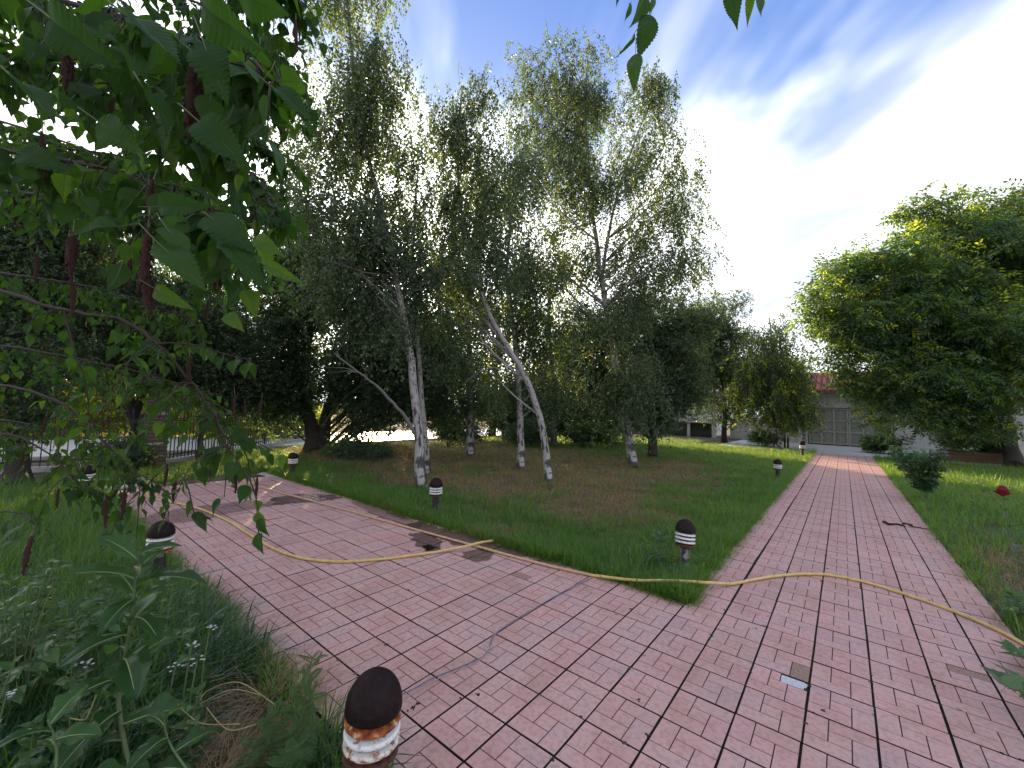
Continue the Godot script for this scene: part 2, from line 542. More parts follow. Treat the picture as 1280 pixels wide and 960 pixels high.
# one slab: four bricks pinwheeled round a square one, cast with shallow joints
func slab_mesh(r: RandomNumberGenerator, pale := 0.0, missing := -1, patch := -1) -> ArrayMesh:
	var top := Shape.new()
	var base := Shape.new()
	var odd := Shape.new()
	var sx := 0.2882
	var sz := 0.2882
	base.block(Vector3(0, -0.034, 0), Vector3(sx, 0.0317, sz))
	var bricks := [[0, 0, 1, 2], [1, 0, 3, 1], [2, 1, 3, 3], [0, 2, 2, 3], [1, 1, 2, 2]]
	var shade := r.randf_range(0.91, 1.05)
	for k in 5:
		var b = bricks[k]
		var ux := sx / 3.0
		var uz := sz / 3.0
		var g := 0.0026
		var ax: float = b[0] * ux - sx / 2.0 + (g if b[0] > 0 else 0.0)
		var bx: float = b[2] * ux - sx / 2.0 - (g if b[2] < 3 else 0.0)
		var az: float = b[1] * uz - sz / 2.0 + (g if b[1] > 0 else 0.0)
		var bz: float = b[3] * uz - sz / 2.0 - (g if b[3] < 3 else 0.0)
		var foot := Vector3((ax + bx) / 2.0, -0.0024, (az + bz) / 2.0)
		var size := Vector3(bx - ax, 0.0024, bz - az)
		if k == missing or k == patch:
			if k == patch:
				top.block(foot + Vector3(-size.x * 0.37, 0, 0), Vector3(size.x * 0.26, size.y, size.z), 0.0012)
				odd.block(foot + Vector3(size.x * 0.10, 0, 0.004), Vector3(size.x * 0.62, 0.0018, size.z * 0.9), 0.001, Basis(Vector3.UP, 0.03))
				odd.block(foot + Vector3(size.x * 0.42, 0, -0.008), Vector3(size.x * 0.13, 0.0015, size.z * 0.55), 0.001, Basis(Vector3.UP, -0.2))
			else:
				odd.block(foot, Vector3(size.x, 0.0011, size.z), 0.0008)
				odd.block(foot + Vector3(size.x * 0.12, 0, size.z * 0.1), Vector3(size.x * 0.6, 0.0018, size.z * 0.62), 0.0015, Basis(Vector3.UP, 0.12))
			continue
		var t := shade * r.randf_range(0.95, 1.045)
		var gray := clampf(pale + r.randf_range(-0.1, 0.1) * (1.0 if pale > 0.0 else 0.0), 0.0, 1.0)
		top.tint = Color(t, t * (1.0 + r.randf_range(-0.03, 0.03)), t * (1.0 + r.randf_range(-0.03, 0.03))).lerp(Color(1.10, 1.55, 1.68), gray)
		top.block(foot, size, 0.0012)
	var list := [[top, M.paver], [base, M.grime]]
	if missing >= 0 or patch >= 0:
		list.append([odd, M.sand if missing >= 0 else M.cement])
	return commit(list)

func slabs(pav: Node3D) -> void:
	var r := RandomNumberGenerator.new()
	r.seed = 77
	var kinds := []
	for k in 10:
		kinds.append(slab_mesh(r))
	var pales := []
	for k in 4:
		pales.append(slab_mesh(r, 0.22 + 0.1 * k))
	var odd := {Vector2i(6, -2): slab_mesh(r, 0.0, -1, 1), Vector2i(6, -3): slab_mesh(r, 0.0, 2), Vector2i(9, -5): slab_mesh(r, 0.0, 1), Vector2i(-1, -3): slab_mesh(r, 0.0, 3)}
	var white := [Vector2i(3, -3), Vector2i(3, -4), Vector2i(4, -4), Vector2i(2, -4), Vector2i(4, -5), Vector2i(-3, 3), Vector2i(-2, 3), Vector2i(10, -13), Vector2i(10, -17), Vector2i(-4, 4)]
	var cells := []
	for j in range(-73, 9):
		for i in range(4, 11):
			cells.append(Vector2i(i, j))
	for j in range(-4, 5):
		for i in range(-25, 4):
			cells.append(Vector2i(i, j))
	var ranked := []
	var look := Vector3(-0.63076, 0, -0.77357)
	for c in cells:
		var p := Vector3((c.x + 0.5 - 7.61873) * 0.3, 0, (c.y + 0.5 - 8.78564) * 0.3)
		var seen: bool = look.dot(p) > 0.75 and p.z > p.x * 40.0 - 400.0
		var far := Vector3(p.x, 1.63, p.z).length()
		ranked.append([far if seen else 900.0 + far, c, p])
	ranked.sort_custom(func(a, b): return a[0] < b[0])
	var rest := [[], [], []]
	for n in ranked.size():
		var c: Vector2i = ranked[n][1]
		var p: Vector3 = ranked[n][2]
		p.y = r.randf_range(-0.0016, 0.0016) - 0.0016
		p.x += r.randf_range(-0.0012, 0.0012)
		if c.x == 4 and c.y < -4:
			p.x -= 0.008 + 0.006 * sin(c.y * 0.5)
		var turn := Basis.from_euler(Vector3(r.randf_range(-0.005, 0.005), r.randf_range(-0.006, 0.006), r.randf_range(-0.005, 0.005)))
		var m: ArrayMesh = kinds[r.randi() % kinds.size()]
		if white.has(c) or r.randf() < 0.03:
			m = pales[r.randi() % pales.size()]
		if n < 296 or odd.has(c):
			var o := hang("slab", odd.get(c, m), pav)
			o.transform = Transform3D(turn, p)
		else:
			rest[n % 3].append(Transform3D(turn, p))
	for k in 3:
		many("distant_slabs", kinds[k * 3], rest[k], pav)

# ---------------------------------------------------------------- buildings, walls, fence, road
func box(called: String, foot: Vector3, size: Vector3, mat: Material, parent: Node = self, cut := 0.0, yaw := 0.0) -> MeshInstance3D:
	var s := Shape.new()
	s.block(Vector3.ZERO, size, cut)
	var o := obj(called, [[s, mat]], parent)
	o.position = foot
	o.rotation.y = yaw
	return o

func surroundings() -> void:
	tag(box("driveway", Vector3(3.0, -0.10, -28.6), Vector3(17.0, 0.10, 8.1), M.concrete, self, 0.01), "pale concrete driveway in front of the grey gates", "", "", "structure")
	tag(box("road", Vector3(-19.0, -0.09, -12.0), Vector3(5.6, 0.10, 60.0), M.road, self, 0.02), "pale sunlit road beyond the fence and the birches", "", "", "structure")
	var s := Shape.new()
	s.quad(Vector3(-10.141, 0.000, -3.559) + Vector3(0, 0.004, 0), Vector3(-9.213, 0.000, -3.712) + Vector3(0, 0.004, 0), Vector3(-12.598, 0.000, -6.354) + Vector3(0, 0.004, 0), Vector3(-12.548, 0.000, -5.717) + Vector3(0, 0.004, 0), Vector3.UP)
	tag(obj("footpath", [[s, M.concrete]]), "narrow grey concrete footpath going on beyond the far end of the slabs", "", "", "structure")
	tag(box("landing", Vector3(-10.75, -0.09, -1.45), Vector3(1.25, 0.094, 0.75), M.concrete, self, 0.01), "pale concrete slab beyond the left end of the path", "", "", "structure")
	garage()
	house()
	var w := thing("garden_wall", "low grey tiled wall between the white house and the grey gates", "wall", Vector3(-4.75, 0, -33.2))
	box("wall_body", Vector3.ZERO, Vector3(3.3, 1.35, 0.22), M.plaster, w)
	for row in 5:
		for k in 6:
			box("wall_tile", Vector3(-1.37 + k * 0.545 + rf(-0.004, 0.004), 0.03 + row * 0.26, 0.115), Vector3(0.53, 0.25, 0.02), M.plaster, w, 0.0)
	box("coping", Vector3(0, 1.352, 0), Vector3(3.4, 0.06, 0.3), M.concrete, w, 0.01)
	var wp := thing("white_wall", "low white painted wall behind the planter, right of the gates", "wall", Vector3(3.75, 0, -28.6))
	box("wall_body", Vector3.ZERO, Vector3(2.1, 1.05, 0.2), M.white_wall, wp)
	box("coping", Vector3(0, 1.052, 0), Vector3(2.2, 0.06, 0.28), M.concrete, wp, 0.01)
	var pl := thing("planter", "long brown timber planter box below the walnut tree", "planter", Vector3(4.25, 0.0, -25.9))
	for k in 3:
		box("plank", Vector3(0, 0.01 + k * 0.15, 0.33), Vector3(1.95, 0.143, 0.05), M.wood, pl, 0.006)
		box("plank", Vector3(0, 0.01 + k * 0.15, -0.33), Vector3(1.95, 0.143, 0.05), M.wood, pl, 0.006)
		box("plank", Vector3(-1.0, 0.01 + k * 0.15, 0), Vector3(0.05, 0.143, 0.71), M.wood, pl, 0.006)
		box("plank", Vector3(1.0, 0.01 + k * 0.15, 0), Vector3(0.05, 0.143, 0.71), M.wood, pl, 0.006)
	box("earth", Vector3(0, 0.02, 0), Vector3(1.94, 0.36, 0.6), M.soil, pl)
	fence()

func garage() -> void:
	var g := thing("garage", "grey rendered garage with a red tiled roof at the end of the path", "garage", Vector3(0.3, 0, -32.7))
	box("wall", Vector3(-2.75, 0, -2.0), Vector3(1.3, 3.25, 4.4), M.plaster, g)
	box("wall", Vector3(6.6, 0, -2.0), Vector3(9.2, 3.25, 4.4), M.plaster, g)
	box("lintel", Vector3(-0.05, 2.35, -2.0), Vector3(4.09, 0.9, 4.38), M.plaster, g)
	box("eave_board", Vector3(4.2, 3.252, -1.8), Vector3(15.4, 0.10, 5.2), M.wood, g, 0.01)
	box("back_wall", Vector3(0, 0, -4.6), Vector3(4.0, 3.24, 0.2), M.plaster, g)
	var deck := Shape.new()
	deck.quad(Vector3(-3.75, 3.353, 0.8), Vector3(12.0, 3.353, 0.8), Vector3(12.0, 4.85, -2.6), Vector3(-3.75, 4.85, -2.6), Vector3(0, 1, 0.5))
	deck.quad(Vector3(-3.75, 3.353, -6.0), Vector3(12.0, 3.353, -6.0), Vector3(12.0, 4.85, -2.6), Vector3(-3.75, 4.85, -2.6), Vector3(0, 1, -0.5))
	obj("roof_deck", [[deck, M.roof]], g)
	var rows := 9
	var roof := Shape.new()
	for i in rows:
		for k in 52:
			var x := -3.6 + k * 0.3
			var y := 3.36 + i * 0.145
			var z := 0.80 - i * 0.33
			roof.tint = Color.WHITE
			roof.tube([Vector3(x, y, z), Vector3(x, y + 0.17, z - 0.36)], [0.13, 0.12], 6)
	tag(obj("roof_tiles", [[roof, M.roof]], g), "", "", "", "stuff")
	# two leaves of sheet steel on a frame, each of three fields
	for side in [-1, 1]:
		var leaf := box("gate_leaf", Vector3(-0.05 + side * 1.005, 0.05, 0.02), Vector3(1.97, 2.27, 0.04), M.gate_sheet, g)
		if side < 0:
			tag(leaf, "left leaf of the grey steel gates")
		for x in [-0.95, -0.32, 0.30, 0.95]:
			box("upright", Vector3(x, 0.0, 0.058), Vector3(0.085, 2.27, 0.075), M.gate, leaf, 0.004)
		for y in [0.02, 0.75, 1.45, 2.18]:
			for k in 3:
				box("rail", Vector3([-0.635, -0.01, 0.625][k], y, 0.050), Vector3([0.545, 0.53, 0.56][k], 0.08, 0.06), M.gate, leaf, 0.004)
		var h := Shape.new()
		h.tube([Vector3(-side * 0.86, 1.0, 0.06), Vector3(-side * 0.86, 1.02, 0.10), Vector3(-side * 0.86, 1.14, 0.10), Vector3(-side * 0.86, 1.16, 0.06)], [0.012], 6)
		obj("handle", [[h, M.iron]], leaf)

func window(parent: Node, at: Vector3, w: float, h: float) -> void:
	var f := Shape.new()
	for k in [[0, 0.0, w, 0.07], [0, h - 0.07, w, 0.07]]:
		f.block(at + Vector3(0, k[1], 0.0), Vector3(k[2], k[3], 0.09), 0.005)
	for x in [-w / 2.0 + 0.035, 0.0, w / 2.0 - 0.035]:
		f.block(at + Vector3(x, 0.071, 0.0), Vector3(0.07, h - 0.143, 0.09), 0.0)
	var o := obj("window", [[f, M.white_wall]], parent)
	for sx in [-1, 1]:
		box("pane", at + Vector3(sx * w * 0.25, 0.072, -0.01), Vector3(w / 2.0 - 0.11, h - 0.145, 0.012), M.glass, o)

func house() -> void:
	var o := thing("house", "white house with columns and dark windows behind the trees", "house", Vector3(-9.6, 0, -33.0))
	box("wall", Vector3(-3.3, 0, -3.0), Vector3(8.8, 6.2, 5.0), M.white_wall, o)
	box("floor_band", Vector3(0.4, 1.05, 0.0), Vector3(4.6, 0.32, 1.6), M.plaster, o, 0.01)
	box("porch_wall", Vector3(1.4, 0, -3.0), Vector3(0.6, 6.2, 5.02), M.white_wall, o)
	for x in [-1.5, 0.55, 2.2]:
		var c := Shape.new()
		c.lathe([[0.0, 0.0], [0.20, 0.0], [0.20, 0.12], [0.15, 0.16], [0.14, 2.4], [0.19, 2.46], [0.19, 2.58], [0.0, 2.58]], 14)
		var col := obj("column", [[c, M.white_wall]], o)
		col.position = Vector3(x, 1.372, 0.5)
	box("canopy", Vector3(0.4, 3.955, 0.0), Vector3(4.8, 0.35, 1.9), M.white_wall, o, 0.02)
	for x in [-6.6, -4.6, -2.6, -0.5]:
		window(o, Vector3(x, 1.6, -0.46), 1.3, 1.9)
		window(o, Vector3(x, 4.3, -0.46), 1.3, 1.4)
	box("plinth_shade", Vector3(0.2, 0.0, 0.1), Vector3(3.8, 1.04, 0.9), M.glass, o)  # solid dark box painting the shade inside the opening under the porch
	box("post", Vector3(0.55, 0.0, 0.62), Vector3(0.2, 1.05, 0.2), M.plaster, o)
	box("post", Vector3(2.3, 0.0, 0.62), Vector3(0.25, 1.05, 0.25), M.plaster, o)
	var r := Shape.new()
	var a := [Vector3(-8.0, 6.2, -0.1), Vector3(2.0, 6.2, -0.1), Vector3(2.0, 6.2, -5.9), Vector3(-8.0, 6.2, -5.9)]
	var p := Vector3(-5.2, 7.8, -3.0)
	var q := Vector3(-0.8, 7.8, -3.0)
	r.quad(a[0], a[1], q, p, Vector3(0, 1, 1))
	r.quad(a[2], a[3], p, q, Vector3(0, 1, -1))
	r.flat(a[1], a[2], q, Vector3(1, 1, 0))
	r.flat(a[3], a[0], p, Vector3(-1, 1, 0))
	r.quad(a[0], a[1], a[2], a[3], Vector3.DOWN)
	obj("roof", [[r, M.roof]], o)

func fence() -> void:
	var p0 := Vector3(-12.87, 0, -2.28)
	var pl := thing("gate_pillar", "brown brick fence pillar beside the forked tree", "pillar", p0)
	for row in 21:
		for k in 2:
			var turn := row % 2
			box("brick", Vector3((k - 0.5) * 0.185 if turn == 0 else 0.0, row * 0.082, 0.0 if turn == 0 else (k - 0.5) * 0.185), Vector3(0.18, 0.074, 0.364) if turn == 0 else Vector3(0.364, 0.074, 0.18), M.brick_pillar, pl, 0.004)
	box("mortar_core", Vector3(0, 0, 0), Vector3(0.345, 1.72, 0.345), M.plaster, pl)
	for y in [0.52, 1.24]:
		box("band", Vector3(0, y, 0), Vector3(0.38, 0.04, 0.38), M.plaster, pl, 0.005)
	box("cap", Vector3(0, 1.722, 0), Vector3(0.46, 0.08, 0.46), M.brick_pillar, pl, 0.03)
	for e in [[Vector3(-18.3, 0, -8.4), "black iron bar fence running back behind the forked trees"], [Vector3(-13.6, 0, 3.4), "black iron bar fence at the left behind the low leaves"]]:
		var q: Vector3 = e[0]
		var run := q - p0
		var length := run.length()
		var f := thing("iron_fence", e[1], "fence", p0 + run.normalized() * 0.22)
		f.rotation.y = atan2(-run.z, run.x)
		length -= 0.22
		box("kerb", Vector3(length / 2.0, -0.05, 0), Vector3(length, 0.16, 0.16), M.concrete, f, 0.01)
		for y in [0.2, 1.05]:
			box("rail", Vector3(length / 2.0, y, 0), Vector3(length, 0.035, 0.03), M.iron, f)
		var bar := Shape.new()
		bar.block(Vector3.ZERO, Vector3(0.018, 1.15, 0.018))
		bar.lathe([[0.018, 1.15], [0.0, 1.24]], 4)
		var bm := commit([[bar, M.iron]])
		var x := 0.1
		var n := 0
		while x < length:
			if n % 18 == 17:
				box("fence_post", Vector3(x, 0.0, 0), Vector3(0.05, 1.35, 0.05), M.iron, f)
			else:
				hang("bar", bm, f).position = Vector3(x, 0.112, 0)
			x += 0.125
			n += 1

# ---------------------------------------------------------------- trees
func smooth(pts: Array, per := 4, wob := 0.0) -> Array:
	var out := []
	for i in pts.size() - 1:
		var a: Vector3 = pts[maxi(i - 1, 0)]
		var b: Vector3 = pts[i]
		var c: Vector3 = pts[i + 1]
		var d: Vector3 = pts[mini(i + 2, pts.size() - 1)]
		for k in per:
			out.append(b.cubic_interpolate(c, a, d, float(k) / per) + (aim() * wob if i + k > 0 else Vector3.ZERO))
	out.append(pts[pts.size() - 1])
	return out

func taper(n: int, r0: float, r1: float, flare := 0.0) -> Array:
	var out := []
	for i in n:
		var t := float(i) / (n - 1)
		out.append(lerpf(r0, r1, t) * (1.0 + flare * exp(-t * 14.0)))
	return out

# mats: usual, dark, pale. A drooping birch twig with its leaves
func birch_spray(mats: Array, seed_: int, leaves := 21, length := 0.62, size := 0.062) -> ArrayMesh:
	rng.seed = seed_
	var s := [Shape.new(), Shape.new(), Shape.new(), Shape.new()]
	var lean := Vector3(rf(-0.3, 0.3), 0, rf(-0.3, 0.3))
	var path := []
	for i in 5:
		var t := i / 4.0
		path.append(Vector3(lean.x * t, -length * t, lean.z * t) + Vector3(0.03 * sin(t * 5.0), 0, 0))
	s[3].tube(path, [0.003, 0.0025, 0.002, 0.0015, 0.001], 3)
	for k in leaves:
		var t := (k + rf(0.2, 0.9)) / leaves
		var p := Vector3(lean.x * t, -length * t, lean.z * t)
		var a := rf(0, TAU)
		var o := Vector3(cos(a), rf(-1.4, 0.1), sin(a)).normalized()
		var root := p + o * rf(0.01, 0.06)
		var w := rng.randf()
		var d := (o + Vector3(0, -0.7, 0) + aim() * 0.5).normalized()
		s[0 if w < 0.5 else (1 if w < 0.8 else 2)].leaf(root, d, aim(), size * rf(0.75, 1.25), size * rf(0.65, 0.9))
	return commit([[s[0], mats[0]], [s[1], mats[1]], [s[2], mats[2]], [s[3], M.twig]])

func bushy_spray(mats: Array, seed_: int, leaves := 24, reach := 0.26, size := 0.065, slim := 0.7) -> ArrayMesh:
	rng.seed = seed_
	var s := [Shape.new(), Shape.new(), Shape.new(), Shape.new()]
	for twig in 4:
		var d := (aim() + Vector3(0, 0.15, 0)).normalized()
		s[3].tube([Vector3.ZERO, d * reach * 0.5 + aim() * 0.02, d * reach], [0.004, 0.003, 0.001], 3)
		for k in leaves / 4:
			var p := d * reach * rf(0.25, 1.1) + aim() * 0.035
			var o := (d * 0.6 + aim() + Vector3(0, -0.25, 0)).normalized()
			var w := rng.randf()
			s[0 if w < 0.5 else (1 if w < 0.82 else 2)].leaf(p, o, (Vector3.UP + aim() * 0.9).normalized(), size * rf(0.7, 1.25), size * slim * rf(0.8, 1.15), 0.12)
	return commit([[s[0], mats[0]], [s[1], mats[1]], [s[2], mats[2]], [s[3], M.twig]])

func walnut_spray(seed_: int) -> ArrayMesh:
	rng.seed = seed_
	var mats := [M.walnut_mid, M.walnut_dark, M.walnut_pale]
	var s := [Shape.new(), Shape.new(), Shape.new(), Shape.new()]
	for k in 5:
		var a := TAU * k / 5.0 + rf(-0.3, 0.3)
		var d := Vector3(cos(a), rf(-0.1, 0.5), sin(a)).normalized()
		var which := 0 if rng.randf() < 0.5 else (1 if rng.randf() < 0.62 else 2)
		var side := d.cross(Vector3.UP).normalized()
		var tip := d * 0.34 + Vector3(0, -0.09, 0)
		s[3].tube([Vector3.ZERO, d * 0.18, tip], [0.004, 0.003, 0.0015], 3)
		for j in 3:
			var p := (d * 0.34 * (0.35 + 0.28 * j)) + Vector3(0, -0.02 * j, 0)
			for m in [-1, 1]:
				s[which].leaf(p, (side * m + d * 0.45 + Vector3(0, -0.55, 0)).normalized(), (Vector3.UP + aim() * 0.8).normalized(), rf(0.10, 0.14), rf(0.045, 0.06), 0.1)
		s[which].leaf(tip, (d + Vector3(0, -0.35, 0)).normalized(), Vector3.UP, rf(0.12, 0.16), rf(0.055, 0.07), 0.1)
	return commit([[s[0], mats[0]], [s[1], mats[1]], [s[2], mats[2]], [s[3], M.twig]])

# foliage filled into egg-shaped masses, gathered round limbs that leave the trunk
func crown(t: Node3D, trunk: Array, blobs: Array, sprays: Array, n: int, limbs: int, limb_mat: Material, droop: float, scale: float, tilt: float, gaps := 0.0) -> void:
	var weight := []
	var total := 0.0
	for b in blobs:
		total += b[1].x * b[1].y
		weight.append(total)
	var pick := func() -> Array:
		var w := rf(0, total)
		for i in blobs.size():
			if w <= weight[i]:
				return blobs[i]
		return blobs[0]
	var low: Vector3 = trunk[0]
	var wood := Shape.new()
	var tips := []
	for k in limbs:
		var b: Array = pick.call()
		var tip: Vector3 = b[0] + aim() * b[1] * pow(rng.randf(), 0.4) * 0.95
		var best: Vector3 = trunk[trunk.size() - 1]
		var cost := 1e9
		for i in range(trunk.size() / 5, trunk.size()):
			var q: Vector3 = trunk[i]
			var flat_ := Vector2(tip.x - q.x, tip.z - q.z).length()
			var c := absf(tip.y - q.y - flat_ * 0.7) + flat_ * 0.6
			if c < cost:
				cost = c
				best = q
		var mid := best.lerp(tip, 0.55) + Vector3(0, best.distance_to(tip) * 0.10, 0) + aim() * 0.1
		var path := smooth([best, best.lerp(mid, 0.5) + aim() * 0.06, mid, tip], 3)
		var thick := clampf(best.distance_to(tip) * 0.011, 0.008, 0.05)
		wood.tube(path, taper(path.size(), thick, 0.003), 5)
		tips.append(path)
	var places := []
	for k in sprays.size():
		places.append([])
	var tries := 0
	var made := 0
	while made < n and tries < n * 4:
		tries += 1
		var p: Vector3
		if rng.randf() < 0.42 and limbs > 0:
			var path: Array = tips[rng.randi() % tips.size()]
			p = path[mini(path.size() - 1, int(path.size() * rf(0.5, 1.0)))]
			p += Vector3(rng.randfn(), rng.randfn() * 0.7, rng.randfn()) * 0.24 * scale
			p.y -= droop * rng.randf() * rng.randf()
		else:
			var b: Array = pick.call()
			p = b[0] + aim() * b[1] * pow(rng.randf(), 0.38)
			if lumps.get_noise_3d(p.x * 95.0, p.y * 60.0, p.z * 95.0) < gaps - 0.12:
				continue
		if p.y < 0.25:
			continue
		made += 1
		var bs := Basis.from_euler(Vector3(rf(-tilt, tilt), rf(0, TAU), rf(-tilt, tilt))).scaled(Vector3.ONE * scale * rf(0.75, 1.25))
		places[rng.randi() % sprays.size()].append(Transform3D(bs, p - t.position))
	if limbs > 0:
		var w := obj("limbs", [[wood, limb_mat]], t)
		w.position = -t.position
		w.set_meta("kind", "stuff")
	for k in sprays.size():
		many("crown", sprays[k], places[k], t)

func trunk_of(t: Node3D, called: String, path: Array, r0: float, r1: float, mat: Material, flare := 0.5, sides := 10, wob := 0.06) -> void:
	var s := Shape.new()
	s.tube(path, taper(path.size(), r0, r1, flare), sides, wob, int(r0 * 10000.0))
	obj(called, [[s, mat]], t).position = -t.position

func bare_branch(t: Node3D, pts: Array, r: float, mat: Material, twigs := 0) -> void:
	var s := Shape.new()
	var path := smooth(pts, 3, r * 0.5)
	s.tube(path, taper(path.size(), r, r * 0.3), 6, 0.1)
	for k in twigs:
		var i := rng.randi_range(path.size() / 3, path.size() - 1)
		var d: Vector3 = ((path[i] - path[maxi(i - 1, 0)]).normalized() + aim() * 0.9).normalized()
		var l := rf(0.2, 0.7)
		s.tube([path[i], path[i] + d * l * 0.5 + aim() * 0.04, path[i] + d * l + Vector3(0, -0.1, 0)], [r * 0.35, r * 0.2, 0.002], 4)
	obj("dead_branch", [[s, mat]], t).position = -t.position

func tree(called: String, label: String, category: String, base: Vector3, group := "") -> Node3D:
	return thing(called, label, category, on_ground(base), group)

func trees() -> void:
	var bs := []
	for k in 5:
		bs.append(birch_spray([M.birch_mid, M.birch_dark, M.birch_pale], 100 + k))
	var ds := []
	for k in 4:
		ds.append(bushy_spray([M.elm_mid, M.elm_dark, M.elm_pale], 200 + k))
	var hs := []
	for k in 3:
		hs.append(bushy_spray([M.hedge_mid, M.walnut_pale, M.hedge_pale], 300 + k, 24, 0.3, 0.085))
	var ps := []
	for k in 3:
		ps.append(birch_spray([M.walnut_pale, M.walnut_mid, M.hedge_mid], 320 + k, 18, 0.5, 0.06))
	var ws := []
	for k in 3:
		ws.append(walnut_spray(400 + k))
	rng.seed = 99
	# birch in front, two stems, with a silver dead limb
	var t := tree("birch_tree", "tall two-stemmed birch nearest the left path with a silver dead limb", "tree", Vector3(-6.494, 0.000, -5.240), "birches on the lawn")
	var p := smooth([Vector3(-6.432, 0.000, -5.191), Vector3(-6.560, 0.799, -5.188), Vector3(-6.650, 1.750, -5.104), Vector3(-6.816, 2.881, -5.008), Vector3(-6.950, 3.535, -4.913), Vector3(-7.161, 4.541, -4.790), Vector3(-7.424, 5.735, -4.610), Vector3(-7.708, 6.787, -4.426), Vector3(-7.977, 8.205, -4.223), Vector3(-8.168, 9.829, -4.068), Vector3(-8.307, 11.491, -3.953)], 3, 0.015)
	trunk_of(t, "trunk", p, 0.095, 0.016, M.birch, 0.35, 12)
	var p2 := smooth([Vector3(-7.684, 0.000, -6.348), Vector3(-7.588, 1.031, -6.141), Vector3(-7.484, 2.136, -5.880), Vector3(-7.470, 3.390, -5.663), Vector3(-7.508, 4.652, -5.532), Vector3(-7.446, 6.097, -5.469), Vector3(-7.361, 7.183, -5.453)], 3, 0.015)
	trunk_of(t, "trunk", p2, 0.068, 0.016, M.birch, 0.4)
	bare_branch(t, [Vector3(-6.594, 1.036, -5.141), Vector3(-6.726, 1.473, -4.870), Vector3(-6.843, 1.777, -4.621), Vector3(-7.037, 2.085, -4.309), Vector3(-7.202, 2.325, -4.027), Vector3(-7.360, 2.574, -3.749)], 0.042, M.dead_wood, 5)
	bare_branch(t, [Vector3(-7.016, 4.249, -4.802), Vector3(-7.075, 4.621, -4.466), Vector3(-7.174, 4.815, -4.112), Vector3(-7.355, 4.917, -3.827)], 0.02, M.dead_wood, 4)
	bare_branch(t, [Vector3(-7.104, 4.262, -4.729), Vector3(-7.274, 4.227, -4.206), Vector3(-7.542, 4.320, -3.850), Vector3(-7.766, 4.410, -3.531)], 0.018, M.dead_wood, 4)
	crown(t, p, [[Vector3(-8.233, 9.999, -4.002), Vector3(1.21, 1.07, 1.21)], [Vector3(-7.652, 8.730, -4.447), Vector3(0.82, 1.20, 0.82)], [Vector3(-8.323, 8.190, -3.943), Vector3(1.20, 1.37, 1.20)], [Vector3(-7.784, 6.953, -4.350), Vector3(1.35, 1.18, 1.35)], [Vector3(-8.705, 6.746, -3.616), Vector3(0.93, 1.18, 0.93)], [Vector3(-7.363, 6.929, -4.954), Vector3(0.87, 1.04, 0.87)], [Vector3(-8.036, 5.544, -4.127), Vector3(1.34, 1.00, 1.34)], [Vector3(-7.318, 5.378, -5.114), Vector3(0.95, 1.04, 0.95)], [Vector3(-9.454, 6.153, -3.310), Vector3(0.66, 0.52, 0.66)], [Vector3(-7.535, 4.314, -4.633), Vector3(1.17, 0.67, 1.17)], [Vector3(-8.199, 11.495, -4.042), Vector3(1.23, 1.05, 1.23)], [Vector3(-7.100, 7.527, -5.251), Vector3(0.53, 0.70, 0.53)], [Vector3(-8.243, 4.296, -3.798), Vector3(0.98, 0.65, 0.98)], [Vector3(-6.834, 3.383, -4.631), Vector3(0.53, 0.63, 0.53)], [Vector3(-7.013, 4.776, -5.668), Vector3(0.71, 0.88, 0.71)], [Vector3(-9.583, 7.494, -3.358), Vector3(0.71, 0.71, 0.71)]], bs, 2900, 80, M.birch, 0.6, 1.0, 0.3, 0.22)
	# leaning birch
	t = tree("birch_tree", "slender white birch leaning to the left in the middle of the lawn", "tree", Vector3(-5.196, 0.000, -7.803), "birches on the lawn")
	p = smooth([Vector3(-5.140, 0.000, -7.719), Vector3(-5.279, 0.585, -7.801), Vector3(-5.394, 1.492, -7.635), Vector3(-5.538, 2.211, -7.396), Vector3(-5.766, 2.811, -7.098), Vector3(-6.039, 3.413, -6.829), Vector3(-6.255, 4.018, -6.605), Vector3(-6.485, 4.639, -6.498), Vector3(-6.715, 5.494, -6.372), Vector3(-6.887, 6.648, -6.270), Vector3(-6.973, 7.830, -6.235), Vector3(-6.938, 9.230, -6.282)], 3, 0.012)
	trunk_of(t, "trunk", p, 0.085, 0.014, M.birch, 0.35, 12)
	bare_branch(t, [Vector3(-5.799, 2.449, -7.100), Vector3(-5.974, 2.525, -6.693), Vector3(-6.194, 2.398, -6.394), Vector3(-6.384, 2.103, -6.134)], 0.016, M.dead_wood, 4)
	bare_branch(t, [Vector3(-6.096, 3.357, -6.787), Vector3(-6.168, 3.346, -6.470), Vector3(-6.331, 3.300, -6.211), Vector3(-6.600, 3.464, -5.979)], 0.016, M.dead_wood, 3)
